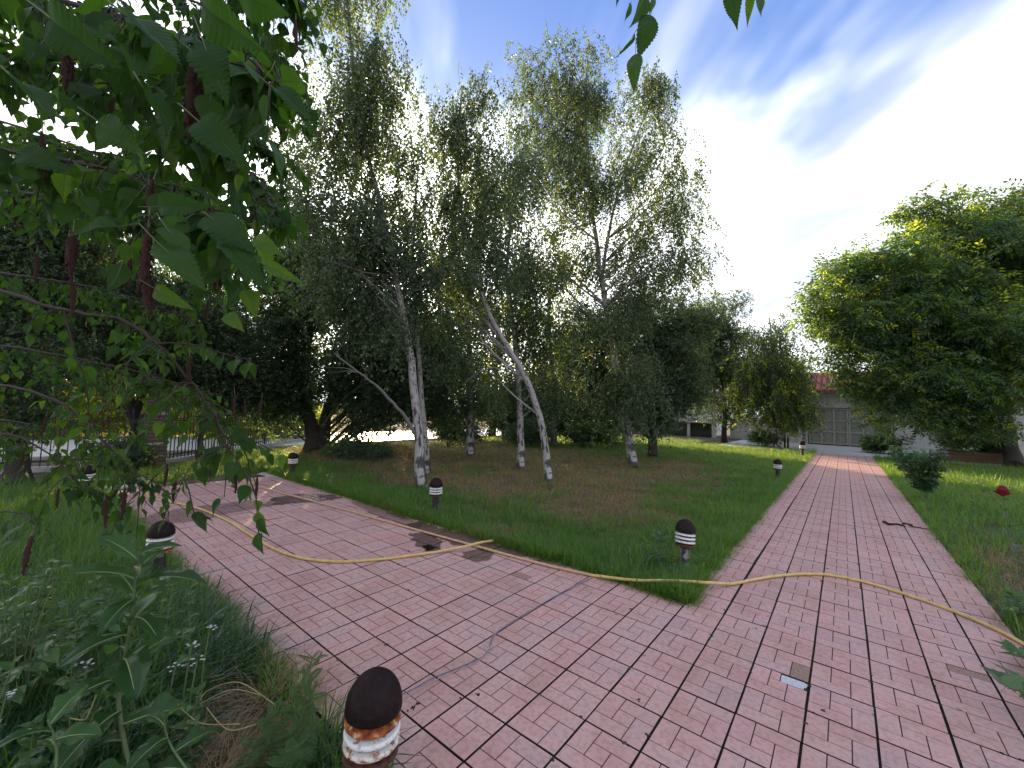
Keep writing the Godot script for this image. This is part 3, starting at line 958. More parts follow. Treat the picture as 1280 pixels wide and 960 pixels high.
	crown(t, p, [[Vector3(-6.988, 8.848, -6.272), Vector3(0.86, 0.86, 0.86)], [Vector3(-6.539, 9.247, -6.607), Vector3(0.57, 0.53, 0.57)], [Vector3(-7.364, 8.096, -5.895), Vector3(0.85, 0.91, 0.85)], [Vector3(-6.712, 7.652, -6.462), Vector3(1.13, 0.94, 1.13)], [Vector3(-7.238, 6.690, -6.109), Vector3(1.23, 1.04, 1.23)], [Vector3(-6.428, 6.588, -6.907), Vector3(0.86, 0.95, 0.86)], [Vector3(-6.963, 5.341, -6.311), Vector3(1.12, 0.93, 1.12)], [Vector3(-7.413, 4.205, -6.033), Vector3(0.84, 0.75, 0.84)], [Vector3(-6.194, 4.491, -6.488), Vector3(0.61, 0.72, 0.61)], [Vector3(-6.107, 7.616, -7.217), Vector3(0.58, 0.96, 0.58)], [Vector3(-7.748, 6.857, -5.680), Vector3(0.57, 0.94, 0.57)], [Vector3(-7.217, 2.926, -6.424), Vector3(0.76, 0.64, 0.76)], [Vector3(-6.224, 5.265, -7.178), Vector3(0.57, 0.76, 0.57)]], bs, 1450, 60, M.birch, 0.6, 1.0, 0.3, 0.22)
	# birch at the right of the lawn
	t = tree("birch_tree", "tallest birch, at the right of the lawn, with a black-scarred foot in dry grass", "tree", Vector3(-4.992, 0.000, -12.125), "birches on the lawn")
	p = smooth([Vector3(-4.919, 0.000, -11.949), Vector3(-5.165, 0.788, -12.144), Vector3(-5.321, 2.017, -11.919), Vector3(-5.457, 3.247, -11.711), Vector3(-5.613, 4.476, -11.487), Vector3(-5.795, 5.738, -11.368), Vector3(-5.960, 7.020, -11.261), Vector3(-6.107, 8.323, -11.168), Vector3(-6.216, 9.647, -11.104), Vector3(-6.303, 11.248, -11.036), Vector3(-6.265, 13.137, -11.047)], 3, 0.02)
	trunk_of(t, "trunk", p, 0.135, 0.018, M.birch, 0.35, 12)
	var p3 := smooth([p[15], Vector3(-5.603, 7.838, -11.618), Vector3(-5.225, 9.687, -11.909), Vector3(-4.700, 11.571, -12.318)], 3, 0.01)
	trunk_of(t, "trunk", p3, 0.06, 0.012, M.birch, 0.0)
	crown(t, p + p3, [[Vector3(-7.499, 12.908, -9.800), Vector3(0.92, 0.92, 0.92)], [Vector3(-6.921, 12.764, -10.413), Vector3(1.29, 1.13, 1.29)], [Vector3(-6.029, 12.287, -11.178), Vector3(1.24, 1.29, 1.24)], [Vector3(-4.933, 12.075, -12.088), Vector3(0.98, 0.93, 0.98)], [Vector3(-4.429, 12.404, -12.473), Vector3(0.46, 0.46, 0.46)], [Vector3(-7.091, 10.885, -10.293), Vector3(1.48, 1.28, 1.48)], [Vector3(-5.511, 10.440, -11.616), Vector3(1.79, 1.41, 1.79)], [Vector3(-4.289, 9.981, -12.649), Vector3(1.02, 1.07, 1.02)], [Vector3(-3.583, 9.449, -13.267), Vector3(0.56, 0.46, 0.56)], [Vector3(-6.571, 8.936, -10.742), Vector3(1.52, 1.27, 1.52)], [Vector3(-4.903, 8.625, -12.126), Vector3(1.78, 1.40, 1.78)], [Vector3(-4.032, 7.649, -12.914), Vector3(1.01, 1.52, 1.01)], [Vector3(-5.960, 7.020, -11.261), Vector3(1.76, 1.26, 1.76)], [Vector3(-4.701, 6.319, -12.343), Vector3(1.51, 1.26, 1.51)], [Vector3(-3.360, 6.463, -13.555), Vector3(0.46, 0.30, 0.46)], [Vector3(-7.254, 7.143, -10.714), Vector3(1.30, 1.30, 1.30)], [Vector3(-5.245, 4.633, -11.257), Vector3(1.10, 1.06, 1.10)], [Vector3(-5.132, 3.069, -11.344), Vector3(1.19, 1.19, 1.19)], [Vector3(-4.649, 1.781, -11.710), Vector3(1.04, 0.61, 1.04)], [Vector3(-3.556, 8.481, -13.365), Vector3(0.61, 1.02, 0.61)], [Vector3(-7.898, 11.517, -9.844), Vector3(0.62, 0.88, 0.62)], [Vector3(-8.397, 6.396, -10.099), Vector3(0.90, 1.05, 0.90)], [Vector3(-7.893, 8.986, -10.177), Vector3(0.78, 1.31, 0.78)]], bs, 3700, 96, M.birch, 0.7, 1.15, 0.3, 0.20)
	# thinner birches behind
	t = tree("birch_tree", "straight grey birch standing behind the leaning birch, left of it", "tree", Vector3(-9.631, 0.000, -9.786), "birches on the lawn")
	p = smooth([Vector3(-9.478, 0.000, -9.631), Vector3(-9.747, 1.082, -9.806), Vector3(-9.749, 2.425, -9.698), Vector3(-9.752, 3.769, -9.590), Vector3(-9.846, 5.136, -9.535), Vector3(-9.767, 6.803, -9.596), Vector3(-9.593, 9.046, -9.690)], 3, 0.02)
	trunk_of(t, "trunk", p, 0.13, 0.03, M.birch, 0.3)
	crown(t, p, [[Vector3(-9.593, 9.046, -9.690), Vector3(1.38, 1.65, 1.38)], [Vector3(-10.191, 6.785, -9.252), Vector3(1.37, 1.37, 1.37)], [Vector3(-9.366, 5.184, -10.052), Vector3(1.09, 1.09, 1.09)], [Vector3(-10.370, 3.762, -9.216), Vector3(1.36, 1.09, 1.36)], [Vector3(-10.657, 2.113, -8.853), Vector3(1.23, 0.80, 1.23)], [Vector3(-9.201, 2.439, -10.015), Vector3(1.07, 0.96, 1.07)]], bs, 1200, 22, M.birch, 0.5, 1.2, 0.35, 0.0)
	t = tree("birch_tree", "thin dark-stemmed birch just left of the leaning birch", "tree", Vector3(-6.881, 0.000, -8.974), "birches on the lawn")
	p = smooth([Vector3(-6.790, 0.000, -8.857), Vector3(-6.956, 1.002, -8.985), Vector3(-6.976, 2.109, -8.882), Vector3(-7.029, 3.215, -8.751), Vector3(-7.100, 4.320, -8.606), Vector3(-7.252, 5.457, -8.522), Vector3(-7.188, 7.075, -8.576), Vector3(-6.960, 8.953, -8.743)], 3, 0.02)
	trunk_of(t, "trunk", p, 0.10, 0.02, M.birch, 0.3)
	crown(t, p, [[Vector3(-6.968, 8.384, -8.781), Vector3(0.87, 1.03, 0.87)], [Vector3(-7.194, 6.623, -8.606), Vector3(1.13, 1.13, 1.13)], [Vector3(-6.648, 5.518, -9.138), Vector3(1.13, 1.02, 1.13)], [Vector3(-7.401, 4.360, -8.616), Vector3(0.90, 0.79, 0.90)], [Vector3(-6.407, 4.200, -9.569), Vector3(0.91, 0.91, 0.91)], [Vector3(-6.960, 2.585, -9.246), Vector3(1.00, 0.78, 1.00)], [Vector3(-6.309, 2.393, -9.921), Vector3(0.83, 0.69, 0.83)]], bs, 1200, 24, M.birch, 0.5, 1.1, 0.35, 0.06)
	t = tree("birch_tree", "thin birch far back, seen to the right of the leaning birch", "tree", Vector3(-10.408, 0.000, -16.016), "birches on the lawn")
	p = smooth([Vector3(-10.178, 0.000, -15.664), Vector3(-10.608, 1.363, -16.192), Vector3(-10.641, 3.244, -16.017), Vector3(-10.777, 5.898, -15.825), Vector3(-10.732, 8.625, -15.905)], 3, 0.03)
	trunk_of(t, "trunk", p, 0.15, 0.04, M.bark_grey, 0.3)
	crown(t, p, [[Vector3(-10.738, 8.242, -15.931), Vector3(1.73, 1.92, 1.73)], [Vector3(-11.454, 5.894, -15.402), Vector3(1.53, 1.53, 1.53)], [Vector3(-9.980, 5.574, -16.630), Vector3(1.72, 1.53, 1.72)], [Vector3(-10.691, 3.631, -16.074), Vector3(1.71, 1.14, 1.71)]], ps, 650, 16, M.bark_grey, 0.5, 1.7, 0.35, 0.12)
	# dense dark trees
	t = tree("weeping_tree", "dense dark drooping tree close behind the tallest birch", "tree", Vector3(-5.599, 0.000, -15.410))
	p = smooth([Vector3(-5.498, 0.000, -15.133), Vector3(-5.700, 0.921, -15.575), Vector3(-5.746, 2.755, -15.393), Vector3(-5.816, 4.587, -15.191), Vector3(-5.899, 6.451, -15.105)], 3, 0.03)
	trunk_of(t, "trunk", p, 0.17, 0.05, M.bark, 0.3)
	crown(t, p, [[Vector3(-5.891, 4.523, -14.747), Vector3(2.11, 1.65, 2.11)], [Vector3(-4.853, 3.665, -15.661), Vector3(1.35, 1.65, 1.35)], [Vector3(-6.569, 2.984, -14.187), Vector3(1.49, 1.35, 1.49)], [Vector3(-7.568, 3.445, -13.852), Vector3(1.23, 1.38, 1.23)], [Vector3(-4.663, 2.159, -15.547), Vector3(1.06, 0.88, 1.06)], [Vector3(-5.889, 1.820, -14.832), Vector3(1.49, 0.90, 1.49)], [Vector3(-4.569, 5.250, -16.155), Vector3(1.23, 1.23, 1.23)], [Vector3(-7.690, 5.195, -14.003), Vector3(1.25, 1.25, 1.25)]], ds, 4600, 60, M.bark, 0.5, 1.15, 0.6, 0.02)
	t = tree("elm_tree", "broad dark elm with a forked black trunk left of the birches", "tree", Vector3(-12.770, 0.000, -6.110))
	p = smooth([Vector3(-12.605, 0.000, -5.983), Vector3(-13.162, 0.568, -6.157), Vector3(-13.252, 1.201, -6.034), Vector3(-13.341, 1.962, -5.901), Vector3(-13.287, 2.984, -5.865), Vector3(-13.188, 4.544, -5.952), Vector3(-13.102, 6.386, -6.005)], 3, 0.03)
	trunk_of(t, "trunk", p, 0.27, 0.05, M.bark, 0.45, 12, 0.1)
	p2 = smooth([Vector3(-12.651, 0.000, -6.279), Vector3(-13.003, 0.570, -6.416), Vector3(-12.873, 1.346, -6.461), Vector3(-12.660, 2.254, -6.563), Vector3(-12.336, 3.570, -6.852)], 3, 0.03)
	trunk_of(t, "trunk", p2, 0.24, 0.06, M.bark, 0.45, 12, 0.1)
	bare_branch(t, [Vector3(-12.879, 0.962, -6.357), Vector3(-12.089, 1.666, -6.429), Vector3(-11.420, 2.091, -6.553), Vector3(-10.918, 2.286, -6.688)], 0.04, M.dead_wood, 6)
	crown(t, p + p2, [[Vector3(-13.102, 6.386, -6.005), Vector3(2.08, 1.43, 2.08)], [Vector3(-14.072, 6.087, -5.238), Vector3(1.17, 1.30, 1.17)], [Vector3(-13.927, 3.978, -5.264), Vector3(1.41, 1.79, 1.41)], [Vector3(-12.333, 4.553, -6.518), Vector3(2.05, 1.66, 2.05)], [Vector3(-11.325, 3.870, -7.653), Vector3(1.56, 1.56, 1.56)], [Vector3(-14.150, 2.184, -5.224), Vector3(1.28, 1.15, 1.28)], [Vector3(-11.781, 2.515, -6.871), Vector3(1.51, 1.13, 1.51)], [Vector3(-10.642, 3.180, -8.781), Vector3(1.47, 1.47, 1.47)], [Vector3(-11.322, 1.809, -8.077), Vector3(1.58, 0.92, 1.58)], [Vector3(-13.155, 2.480, -6.012), Vector3(1.28, 1.02, 1.28)], [Vector3(-10.609, 1.722, -9.182), Vector3(1.22, 0.81, 1.22)], [Vector3(-14.104, 7.476, -5.361), Vector3(0.92, 0.58, 0.92)]], ds, 9500, 110, M.bark, 0.4, 1.1, 0.6, 0.02)
	# forked trees on the left
	t = tree("forked_tree", "dark forked tree in front of the brick fence pillar", "tree", Vector3(-13.850, 0.000, -2.184))
	p = smooth([Vector3(-13.506, 0.000, -2.147), Vector3(-13.990, 0.537, -2.123), Vector3(-14.031, 1.045, -2.050), Vector3(-14.211, 1.752, -1.847), Vector3(-14.545, 2.568, -1.640), Vector3(-14.911, 3.607, -1.389)], 3, 0.02)
	trunk_of(t, "trunk", p, 0.20, 0.05, M.bark, 0.4, 12, 0.12)
	p2 = smooth([Vector3(-14.016, 0.944, -2.070), Vector3(-13.725, 1.159, -2.226), Vector3(-13.372, 1.416, -2.429), Vector3(-13.067, 1.913, -2.638), Vector3(-12.899, 2.580, -2.852)], 3, 0.02)
	trunk_of(t, "bough", p2, 0.12, 0.04, M.bark, 0.0, 10, 0.1)
	p3 = smooth([Vector3(-14.031, 1.045, -2.050), Vector3(-14.061, 1.662, -2.106), Vector3(-14.023, 2.396, -2.208), Vector3(-13.944, 3.439, -2.191)], 3, 0.02)
	trunk_of(t, "bough", p3, 0.10, 0.04, M.bark, 0.0, 10, 0.1)
	crown(t, p + p2 + p3, [[Vector3(-14.911, 3.607, -1.389), Vector3(1.88, 1.25, 1.88)], [Vector3(-13.332, 3.441, -2.560), Vector3(1.65, 1.14, 1.65)], [Vector3(-12.562, 3.329, -3.585), Vector3(1.06, 0.96, 1.06)], [Vector3(-15.896, 2.527, -0.671), Vector3(1.25, 1.04, 1.25)], [Vector3(-13.853, 2.378, -2.089), Vector3(1.23, 0.49, 1.23)], [Vector3(-12.826, 2.445, -3.180), Vector3(1.04, 0.63, 1.04)], [Vector3(-14.547, 4.647, -2.379), Vector3(1.98, 1.10, 1.98)], [Vector3(-16.424, 4.789, -0.838), Vector3(1.98, 1.10, 1.98)]], ds, 6600, 60, M.bark, 0.35, 1.0, 0.5, -0.06)
	t = tree("forked_tree", "small thin forked tree beside the iron fence", "tree", Vector3(-13.067, 0.000, -3.225))
	p = smooth([Vector3(-12.902, 0.000, -3.186), Vector3(-13.385, 0.323, -3.280), Vector3(-13.347, 0.645, -3.285), Vector3(-13.208, 1.078, -3.364), Vector3(-13.122, 1.513, -3.530), Vector3(-13.065, 2.063, -3.663)], 3, 0.015)
	trunk_of(t, "trunk", p, 0.085, 0.03, M.bark, 0.4, 10, 0.12)
	p2 = smooth([Vector3(-13.330, 0.689, -3.296), Vector3(-13.258, 1.076, -3.324), Vector3(-13.357, 1.504, -3.339), Vector3(-13.505, 2.045, -3.305)], 3, 0.015)
	trunk_of(t, "bough", p2, 0.05, 0.02, M.bark, 0.0)
	crown(t, p + p2, [[Vector3(-13.262, 2.491, -3.468), Vector3(1.20, 0.65, 1.20)], [Vector3(-12.701, 2.307, -4.069), Vector3(0.88, 0.66, 0.88)], [Vector3(-13.767, 2.688, -3.041), Vector3(0.87, 0.65, 0.87)]], ds, 1500, 20, M.bark, 0.3, 0.95, 0.5, 0.0)
	t = tree("shade_tree", "dark tree trunk at the left edge behind the hanging leaves", "tree", Vector3(-11.366, 0.000, -0.177))
	p = smooth([Vector3(-11.173, 0.000, -0.176), Vector3(-11.517, 0.508, -0.135), Vector3(-11.518, 1.224, -0.077), Vector3(-11.775, 2.230, 0.082), Vector3(-12.089, 3.408, 0.302), Vector3(-12.348, 4.769, 0.491)], 3, 0.015)
	trunk_of(t, "trunk", p, 0.16, 0.06, M.bark, 0.3, 12, 0.1)
	crown(t, p, [[Vector3(-12.515, 5.209, 0.662), Vector3(1.64, 1.35, 1.64)], [Vector3(-11.566, 4.018, -0.076), Vector3(1.18, 1.03, 1.18)], [Vector3(-12.163, 2.915, 0.582), Vector3(1.29, 1.15, 1.29)], [Vector3(-11.279, 2.379, -0.181), Vector3(0.86, 0.72, 0.86)], [Vector3(-11.356, 1.512, -0.057), Vector3(0.71, 0.42, 0.71)], [Vector3(-11.419, 5.209, -0.490), Vector3(1.07, 0.92, 1.07)]], ds, 4600, 50, M.bark, 0.35, 0.85, 0.5, 0.0)
	# walnut on the right
	t = tree("walnut_tree", "broad walnut tree with a leaning trunk at the right edge", "tree", Vector3(5.161, 0.000, -25.084))
	p = smooth([Vector3(5.022, 0.000, -24.225), Vector3(5.188, 1.022, -25.479), Vector3(4.981, 2.300, -25.209), Vector3(4.824, 3.580, -24.980), Vector3(4.696, 5.182, -24.749), Vector3(4.630, 7.465, -24.645)], 3, 0.03)
	trunk_of(t, "trunk", p, 0.25, 0.10, M.bark, 0.3, 12, 0.08)
	crown(t, p, [[Vector3(4.615, 10.336, -24.147), Vector3(1.80, 1.03, 1.80)], [Vector3(2.984, 9.246, -22.903), Vector3(1.41, 0.96, 1.41)], [Vector3(2.514, 10.173, -22.577), Vector3(0.84, 0.58, 0.84)], [Vector3(-0.027, 7.171, -20.483), Vector3(1.27, 0.96, 1.27)], [Vector3(1.218, 7.857, -21.444), Vector3(1.59, 0.96, 1.59)], [Vector3(-0.982, 6.020, -19.795), Vector3(0.64, 0.76, 0.64)], [Vector3(0.070, 5.287, -20.452), Vector3(1.07, 0.82, 1.07)], [Vector3(-0.083, 3.103, -20.758), Vector3(0.64, 0.38, 0.64)], [Vector3(6.053, 10.273, -25.583), Vector3(1.62, 0.97, 1.62)], [Vector3(3.449, 8.425, -23.218), Vector3(1.91, 1.21, 1.91)], [Vector3(5.049, 8.015, -24.555), Vector3(2.23, 1.59, 2.23)], [Vector3(1.953, 7.411, -22.078), Vector3(1.91, 1.15, 1.91)], [Vector3(0.724, 7.556, -21.194), Vector3(1.15, 0.77, 1.15)], [Vector3(2.845, 5.603, -22.431), Vector3(2.64, 1.55, 2.64)], [Vector3(0.797, 5.232, -20.920), Vector3(2.03, 1.56, 2.03)], [Vector3(-0.289, 6.048, -20.357), Vector3(1.08, 0.96, 1.08)], [Vector3(-0.783, 6.822, -20.152), Vector3(0.65, 0.29, 0.65)], [Vector3(4.705, 5.019, -23.735), Vector3(2.45, 2.15, 2.45)], [Vector3(0.713, 4.121, -21.068), Vector3(1.13, 0.94, 1.13)], [Vector3(1.851, 3.394, -21.795), Vector3(2.49, 1.24, 2.49)], [Vector3(3.771, 2.853, -23.403), Vector3(2.33, 1.31, 2.33)], [Vector3(1.349, 1.979, -21.498), Vector3(1.55, 0.75, 1.55)], [Vector3(1.137, 3.072, -21.497), Vector3(1.13, 0.76, 1.13)], [Vector3(5.735, 4.383, -24.109), Vector3(1.38, 1.08, 1.38)], [Vector3(3.601, 1.602, -23.881), Vector3(1.59, 0.57, 1.59)], [Vector3(6.966, 6.562, -26.491), Vector3(1.94, 3.55, 1.94)]], ws, 5200, 130, M.bark, 0.35, 1.3, 1.0, 0.20)
	# at the end of the path
	for e in [[974, 561, 21.7, "young weeping birch tied between dark stakes beside the path"], [1004, 557, 24.6, "young weeping birch right of the staked one, nearest the gates"]]:
		var foot: Vector3 = Vector3(-2.620, 0.000, -25.451) if e[0] == 974 else Vector3(-1.884, 0.000, -30.024)
		t = tree("young_birch", e[3], "tree", foot, "young birches by the drive")
		if e[0] == 974:
			p = smooth([foot, Vector3(-2.631, 0.860, -25.967), Vector3(-2.674, 2.560, -25.798), Vector3(-2.884, 5.121, -25.555), Vector3(-3.007, 6.850, -25.447)], 3, 0.03)
			crown(t, p, [[Vector3(-3.012, 6.421, -25.476), Vector3(1.29, 0.95, 1.29)], [Vector3(-3.585, 4.879, -25.002), Vector3(1.71, 1.37, 1.71)], [Vector3(-2.590, 4.706, -25.827), Vector3(1.54, 1.46, 1.54)], [Vector3(-3.084, 2.962, -25.303), Vector3(1.87, 1.36, 1.87)], [Vector3(-3.956, 3.376, -24.947), Vector3(1.29, 1.72, 1.29)], [Vector3(-2.263, 2.784, -25.986), Vector3(1.10, 1.44, 1.10)]], bs + [ps[0], ps[1], ps[2]], 1900, 36, M.birch, 0.9, 1.5, 0.25, 0.02)
		else:
			p = smooth([foot, Vector3(-1.854, 1.044, -30.336), Vector3(-1.905, 2.730, -30.160), Vector3(-2.063, 4.894, -29.861)], 3, 0.03)
			crown(t, p, [[Vector3(-2.551, 4.874, -29.465), Vector3(0.97, 1.06, 0.97)], [Vector3(-2.289, 3.423, -29.534), Vector3(0.96, 1.44, 0.96)], [Vector3(-1.776, 2.340, -29.909), Vector3(0.48, 0.76, 0.48)], [Vector3(-2.556, 2.213, -29.283), Vector3(0.76, 1.05, 0.76)]], bs + [ps[0], ps[1]], 600, 20, M.birch, 0.8, 1.5, 0.25, 0.02)
		trunk_of(t, "trunk", p, 0.10, 0.03, M.birch, 0.3)
	for e in [[Vector3(-2.831, 0.000, -25.124), 0.82, "leftmost dark stake beside the young birch"], [Vector3(-3.016, 0.000, -28.165), 0.80, "dark stake left of the young birch stem, second from the left"], [Vector3(-2.470, 0.000, -26.458), 0.84, "tallest dark stake, right of the young birch stem"], [Vector3(-2.284, 0.000, -25.973), 0.70, "shortest dark stake, rightmost of the four round the young birch"]]:
		var st := thing("tree_stake", e[2], "stake", on_ground(e[0]), "stakes round the young birch")
		var s := Shape.new()
		s.lathe([[0.05, -0.1], [0.048, e[1]], [0.0, e[1] + 0.02]], 7)
		obj("stake", [[s, M.bark]], st)
	var tie := Shape.new()
	tie.tube([on_ground(Vector3(-2.831, 0.000, -25.124)) + Vector3(0, 0.62, 0), on_ground(Vector3(-2.470, 0.000, -26.458)) + Vector3(0, 0.60, 0)], [0.03], 5)
	tag(obj("stake_rail", [[tie, M.bark]]), "dark cross rail tied between the stakes of the young birch", "rail")
	t = tree("garden_tree", "leafy green tree in front of the white house", "tree", Vector3(-5.869, 0.000, -28.561))
	p = smooth([Vector3(-5.694, 0.000, -27.710), Vector3(-5.537, 1.616, -27.158), Vector3(-5.616, 4.014, -26.904), Vector3(-5.704, 7.398, -26.694)], 3, 0.03)
	trunk_of(t, "trunk", p, 0.16, 0.05, M.bark, 0.3)
	crown(t, p, [[Vector3(-5.694, 8.122, -26.645), Vector3(1.74, 1.16, 1.74)], [Vector3(-6.462, 6.884, -26.117), Vector3(1.74, 1.45, 1.74)], [Vector3(-5.140, 5.955, -27.139), Vector3(1.64, 1.54, 1.64)], [Vector3(-6.070, 4.464, -26.369), Vector3(1.92, 1.34, 1.92)], [Vector3(-4.780, 3.560, -27.492), Vector3(1.06, 1.44, 1.06)], [Vector3(-7.102, 5.444, -25.967), Vector3(1.46, 1.95, 1.46)], [Vector3(-6.363, 2.519, -25.767), Vector3(1.42, 1.13, 1.42)], [Vector3(-5.503, 1.852, -26.779), Vector3(1.14, 0.95, 1.14)]], ds, 2500, 36, M.bark, 0.4, 1.5, 0.5, -0.02)
	# beyond the lawn and the road
	var far := [
		[Vector3(-15.556, 0.000, -19.237), [[Vector3(-15.818, 6.837, -17.716), Vector3(2.83, 2.83, 2.83)], [Vector3(-14.759, 4.057, -18.799), Vector3(2.83, 2.12, 2.83)], [Vector3(-16.596, 3.511, -17.344), Vector3(2.36, 2.12, 2.36)]], "loose yellow-green tree behind the straight grey birch", 1],
		[Vector3(-13.289, 0.000, -22.449), [[Vector3(-12.683, 5.739, -21.652), Vector3(2.21, 2.70, 2.21)], [Vector3(-11.764, 3.325, -22.592), Vector3(2.46, 1.97, 2.46)], [Vector3(-13.487, 2.764, -21.231), Vector3(2.21, 1.72, 2.21)]], "loose tree behind the lawn, between the leaning birch and the tallest birch", 1],
		[Vector3(-16.797, 0.000, -15.207), [[Vector3(-17.265, 6.534, -15.268), Vector3(2.71, 2.71, 2.71)], [Vector3(-18.694, 4.671, -14.250), Vector3(2.71, 2.04, 2.71)], [Vector3(-16.607, 3.404, -16.052), Vector3(2.26, 1.63, 2.26)], [Vector3(-19.427, 2.386, -13.833), Vector3(2.71, 1.18, 2.71)], [Vector3(-15.573, 2.093, -16.998), Vector3(2.26, 1.00, 2.26)]], "dark tree beyond the road behind the front birch", 0],
		[Vector3(-13.658, 0.000, -18.923), [[Vector3(-12.617, 2.119, -16.821), Vector3(1.65, 1.07, 1.65)], [Vector3(-11.344, 1.554, -17.904), Vector3(1.49, 0.99, 1.49)], [Vector3(-13.269, 1.269, -16.356), Vector3(0.99, 0.66, 0.99)]], "low dark tree behind the leaning birch", 0],
		[Vector3(-11.739, 0.000, -22.680), [[Vector3(-10.367, 2.043, -19.954), Vector3(1.90, 1.30, 1.90)], [Vector3(-9.189, 2.307, -20.893), Vector3(1.73, 1.47, 1.73)], [Vector3(-11.371, 2.218, -19.122), Vector3(1.30, 1.21, 1.30)]], "low dark tree behind the tallest birch", 0],
		[Vector3(-17.040, 0.000, -3.528), [[Vector3(-35.528, 8.102, -6.716), Vector3(4.96, 3.30, 4.96)], [Vector3(-38.541, 6.331, -4.399), Vector3(4.41, 2.75, 4.41)], [Vector3(-33.422, 5.992, -8.600), Vector3(3.30, 1.98, 3.30)]], "dark tree beyond the road behind the brick pillar", 0],
		[Vector3(-17.234, 0.000, -0.752), [[Vector3(-40.843, 8.130, -1.087), Vector3(5.84, 3.72, 5.84)], [Vector3(-44.168, 5.876, 1.446), Vector3(4.25, 3.19, 4.25)], [Vector3(-38.827, 5.036, -2.975), Vector3(3.72, 2.12, 3.72)]], "dark tree beyond the road behind the left fence", 0],
	]
	for e in far:
		var c: Vector3 = e[1][0][0]
		t = tree("background_tree", e[2], "tree", Vector3(c.x, 0, c.z), "trees beyond the lawn and the road")
		p = smooth([t.position, t.position.lerp(c, 0.5) + Vector3(0.2, 0, 0), c], 4, 0.05)
		trunk_of(t, "trunk", p, 0.2, 0.05, M.bark, 0.3)
		crown(t, p, e[1], ps if e[3] == 1 else ds, 650 if e[3] == 1 else 2000, 26, M.bark, 0.4, 1.9, 0.5, 0.02)
	var hedge := [[70, 548, 50, 26, 16.5], [140, 545, 50, 30, 17], [215, 540, 45, 34, 17.5], [275, 535, 45, 38, 18], [330, 540, 40, 30, 18.5], [375, 545, 30, 20, 19]]
	var hl := ["behind the left fence, leftmost", "behind the left fence, next to the leftmost", "behind the brick pillar", "between the two forked trees", "right of the small forked tree", "beside the elm trunk"]
	for i in hedge.size():
		var e = hedge[i]
		var b := [[[Vector3(-24.784, 0.111, -1.241), Vector3(1.43, 1.10, 1.43)], [Vector3(-25.522, 1.375, -0.540), Vector3(1.30, 0.97, 1.30)]], [[Vector3(-23.717, 0.306, -2.742), Vector3(1.54, 1.27, 1.54)], [Vector3(-23.958, 1.630, -2.441), Vector3(1.34, 1.00, 1.34)]], [[Vector3(-22.408, 0.693, -4.426), Vector3(1.51, 1.58, 1.51)], [Vector3(-23.303, 2.067, -4.234), Vector3(1.27, 1.06, 1.27)]], [[Vector3(-21.398, 0.910, -5.879), Vector3(1.56, 1.70, 1.56)], [Vector3(-21.103, 2.334, -6.006), Vector3(1.42, 1.20, 1.42)]], [[Vector3(-20.445, 0.590, -7.327), Vector3(1.46, 1.31, 1.46)]], [[Vector3(-19.698, 0.243, -8.610), Vector3(1.05, 0.97, 1.05)]]][i] as Array
		var c: Vector3 = b[0][0]
		t = thing("roadside_bush", "yellow-green sunlit bush %s" % hl[i], "bush", Vector3(c.x, 0, c.z), "sunlit bushes beyond the fence")
		p = [Vector3(c.x, 0, c.z), Vector3(c.x, c.y * 0.5, c.z), c]
		trunk_of(t, "stem", p, 0.06, 0.02, M.bark, 0.2, 6)
		crown(t, p, b, hs, 800, 16, M.bark, 0.2, 1.35, 0.6, -0.1)
